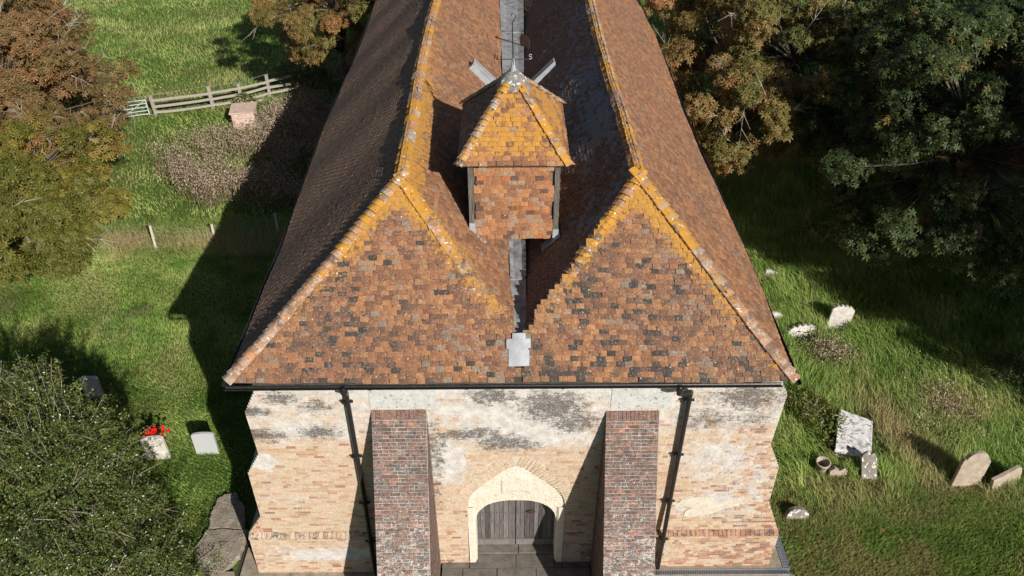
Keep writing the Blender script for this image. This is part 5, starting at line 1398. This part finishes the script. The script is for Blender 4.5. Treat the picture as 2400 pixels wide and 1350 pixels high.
def reg_big(r, n):
    x = r.uniform(-15.3, -6.0, n); y = r.uniform(15.4, 26.2, n)
    lo = 16.0 + 0.9 * np.clip(-(x + 12.3), 0, 4) * 0.9; hi = 19.6 + np.clip(x + 15.0, 0, 4) * 1.5
    f = fbm(x, y, 0.8, 15)
    ok = (y > lo + (f - .5) * 2.5) & (y < hi + (f - .5) * 2.0) & (f > 0.40)
    ok &= ~((np.abs(x + 12.5) < 0.75) & (y > 22.3) & (y < 24.7))
    return x[ok], y[ok]
weeds('dry_weeds', 'large patch of dry brown seeding weeds between the two left fences', reg_big, 6500, 1.05, 301)
def reg_small(r, n):
    x = r.normal(9.9, 0.45, n); y = r.normal(7.45, 0.35, n); return x, y
weeds('dead_weeds', 'small patch of dead brown weeds below the sunken white gravestone', reg_small, 170, 0.4, 302, 0.05, 0.6)
def reg_s2(r, n):
    x = r.normal(12.4, 0.6, n); y = r.normal(5.2, 0.7, n); return x, y
weeds('dry_stalks', 'dry brown stalks on the grass hummock behind the large tan gravestone', reg_s2, 160, 0.55, 303, 0.045, 0.5)

# ------------------------------------------------------------------ grass
def grass(name, label, n, region, h, w, lean_amp, seed, dry, hue_s, segs=1, swirl=None):
    r = np.random.default_rng(seed)
    x = r.uniform(region[0], region[1], n); y = r.uniform(region[2], region[3], n)
    ok = ~((x > -6.7) & (x < 6.5) & (y > -3.2) & (y < 1.1)) & ~((x > -5.3) & (x < 5.2) & (y > -1)) & ~((x > -7.75) & (x < -6.5) & (y < 2.0) & (y > -0.8))
    x, y = x[ok], y[ok]
    hh, ok = h(x, y, r); x, y, hh = x[ok], y[ok], hh[ok]; n = len(x)
    f = fbm(x, y, 0.5, seed)
    base_a = (6.28 * fbm(x, y, 0.22, seed + 5) * 1.6 + r.normal(0, 0.7, n)) if swirl is None else swirl(x, y) + r.normal(0, .6, n)
    la = lean_amp * np.abs(r.normal(0.9, 0.4, n))
    dxy = np.stack([np.cos(base_a), np.sin(base_a)], 1) * (la * hh)[:, None]
    ang = r.uniform(0, 6.28, n); ww = w * r.uniform(.7, 1.3, n) * np.clip(hh / hh.mean(), .6, 1.5)
    s_ = np.stack([np.cos(ang), np.sin(ang), np.zeros(n)], 1) * ww[:, None]
    b = np.stack([x, y, np.full(n, -0.03)], 1)
    t = np.stack([x + dxy[:, 0], y + dxy[:, 1], hh * np.sqrt(np.clip(1 - (0.75 * la) ** 2, .15, 1))], 1)
    hv = np.clip(hue_s(x, y, f) + r.normal(0, .18, n), 0, 1); dv = np.clip(dry(x, y) + r.normal(0, .12, n), 0, 1)
    c = np.stack([hv, dv, hv * 0], 1)
    g = Geo()
    if segs == 1:
        V = np.stack([b - s_, b + s_, t], 1).reshape(-1, 3); g.add(V, None, np.arange(3 * n).reshape(-1, 3), np.repeat(c, 3, 0))
    else:
        m = b * .5 + t * .5 + A([0, 0, 1.0]) * (hh * 0.16)[:, None] - np.concatenate([dxy * .12, np.zeros((n, 1))], 1)
        V = np.stack([b - s_, b + s_, m - s_ * .7, m + s_ * .7, t], 1).reshape(-1, 3); o5 = np.arange(n)[:, None] * 5
        g.add(V, np.concatenate([o5, o5 + 1, o5 + 3, o5 + 2], 1), np.concatenate([o5 + 2, o5 + 3, o5 + 4], 1), np.repeat(c, 5, 0))
    o = g.build(name, M_BLADE); return tag(o, label, 'grass', kind='stuff')
def dry_left(x, y):
    d = 0.04 + 0.35 * np.clip((fbm(x, y, 0.6, 41) - 0.60) / 0.14, 0, 1)
    d += 0.55 * np.exp(-((y - 14.0 + 0.1 * np.sin(x)) / 0.75) ** 2) * (x < -5)
    d += 0.6 * np.exp(-(((x + 17.6) / 1.6) ** 2 + ((y - 27) / 1.3) ** 2))
    d += 0.5 * np.exp(-(((x + 11.8) / .3) ** 2 + ((y - 5.6) / .25) ** 2))
    return np.clip(d, 0, .95)
grass('lawn_grass', 'short green lawn grass left of the church', 270000, (-22, -5, -1.5, 13.4), lambda x, y, r: ((0.05 + 0.06 * fbm(x, y, 0.9, 51)) * r.uniform(.6, 1.3, len(x)), x > -24), 0.009, 0.60, 401, dry_left, lambda x, y, f: 0.50 + 1.2 * (f - .5) + 0.6 * (vnoise(x, y, 2.4, 61) - .5) + 0.8 * (vnoise(x + .6 * y, y - .3 * x, 0.8, 66) - .5) + .1)
grass('fence_grass', 'long straw-coloured grass along the wire fence', 26000, (-20, -5.2, 13.0, 15.6), lambda x, y, r: (0.26 * r.uniform(.5, 1.3, len(x)), x > -24), 0.010, 0.7, 402, lambda x, y: dry_left(x, y) + 0.12, lambda x, y, f: 0.5 + 0.7 * (f - .5), 2)
grass('field_grass', 'rough sunlit pasture grass in the far left field', 190000, (-36, -5, 13.5, 56), lambda x, y, r: ((0.08 + 0.10 * fbm(x, y, 0.5, 52)) * r.uniform(.6, 1.3, len(x)), r.random(len(x)) < np.clip(1.25 - (y - 14) / 60, .4, 1)), 0.020, 0.6, 403, lambda x, y: dry_left(x, y) + 0.10 + .25 * np.clip((fbm(x, y, .35, 43) - .5) / .2, 0, 1), lambda x, y, f: 0.64 + 0.9 * (f - .5) + 0.6 * (vnoise(x, y, 1.7, 62) - .5))
def right_h(x, y, r):
    mown = np.clip((2.4 + 0.3 * np.sin(x * 1.3) - y) / 0.8, 0, 1)
    hh = (0.34 + 0.25 * (fbm(x, y, 0.7, 53) - .4)) * (1 - mown) + 0.07 * mown
    hh = hh * r.uniform(.6, 1.35, len(x))
    slab = (np.abs(x - 9.45) < .75) & (np.abs(y - 4.0) < 0.9)
    hh = np.where(slab, hh * .35, hh)
    for (cx, cy) in ((9.38, 2.4), (8.58, 2.55), (8.2, 2.8), (7.1, 1.2), (11.8, 2.1), (10.6, 8.55), (9.3, 8.1)):
        hh = np.where(((x - cx) ** 2 + (y - cy) ** 2) < .14, np.minimum(hh, .10), hh)
    return hh, r.random(len(x)) < np.clip(1.15 - (y - 2) / 40, .35, 1)
def right_dry(x, y):
    d = 0.04 + 0.95 * np.exp(-((x - 10.75 + .25 * (y - 4)) / .75) ** 2 - ((y - 4.0) / 2.0) ** 2)
    d += 0.5 * np.exp(-(((x - 12.6) / .7) ** 2 + ((y - 5.0) / .9) ** 2))
    d += np.where(y < 2.4, 0.10 + 0.45 * np.clip((fbm(x, y, .9, 44) - .48) / .2, 0, 1), 0.35 * np.clip((fbm(x, y, .7, 45) - .6) / .15, 0, 1))
    return np.clip(d, 0, .9)
grass('rough_grass', 'long swirling rough grass around the gravestones right of the church', 200000, (5.2, 19, 1.0, 21), right_h, 0.0075, 0.95, 404, right_dry, lambda x, y, f: np.where(y < 2.2, .55, .72) + 0.9 * (f - .5) + .5 * (vnoise(x, y, 1.9, 63) - .5), 2, swirl=lambda x, y: 2.2 + 2.4 * (fbm(x, y, 0.35, 71) - .5) * 2.4)
grass('mown_grass', 'short mown grass in the lower right corner', 110000, (6.4, 16.5, -3.0, 2.8), lambda x, y, r: (0.055 * r.uniform(.6, 1.5, len(x)) + .02, x > 0), 0.011, 0.55, 405, lambda x, y: .16 + .5 * np.clip((fbm(x, y, 1.1, 46) - .44) / .2, 0, 1), lambda x, y, f: 0.58 + 0.8 * (f - .5) + .5 * (vnoise(x, y, 3.0, 64) - .5))
grass('shaded_grass', 'grass in deep shade beneath the chestnuts on the right', 36000, (5.2, 30, 20, 52), lambda x, y, r: (0.2 * r.uniform(.6, 1.3, len(x)), x > 0), 0.02, 0.6, 406, lambda x, y: .1 + 0 * x, lambda x, y, f: .45 + f - .5)

# fallen chestnut leaves scattered on the left lawn and below the trees
r = np.random.default_rng(900)
n = 150
P = np.stack([np.concatenate([r.uniform(-19, -7, 70), r.uniform(-20, -13, 50), r.uniform(7, 14, 30)]), np.concatenate([r.uniform(4, 12.5, 70), r.uniform(11, 18, 50), r.uniform(-1, 12, 30)]), r.uniform(0.05, 0.10, n)], 1)
M = leaf_frames(P, nrm(r.normal(size=(n, 3)) * A([1, 1, .1])), r, r.uniform(0.06, 0.11, n), 1.6, 0.2)
g = Geo(); g.inst(PV5, PQ5, None, M, P, np.stack([r.uniform(.7, 1, n), np.zeros(n), np.zeros(n)], 1))
tag(g.build('fallen_leaves', ML_AMBER[0]), 'fallen brown chestnut leaves scattered on the grass', 'leaves', kind='stuff')
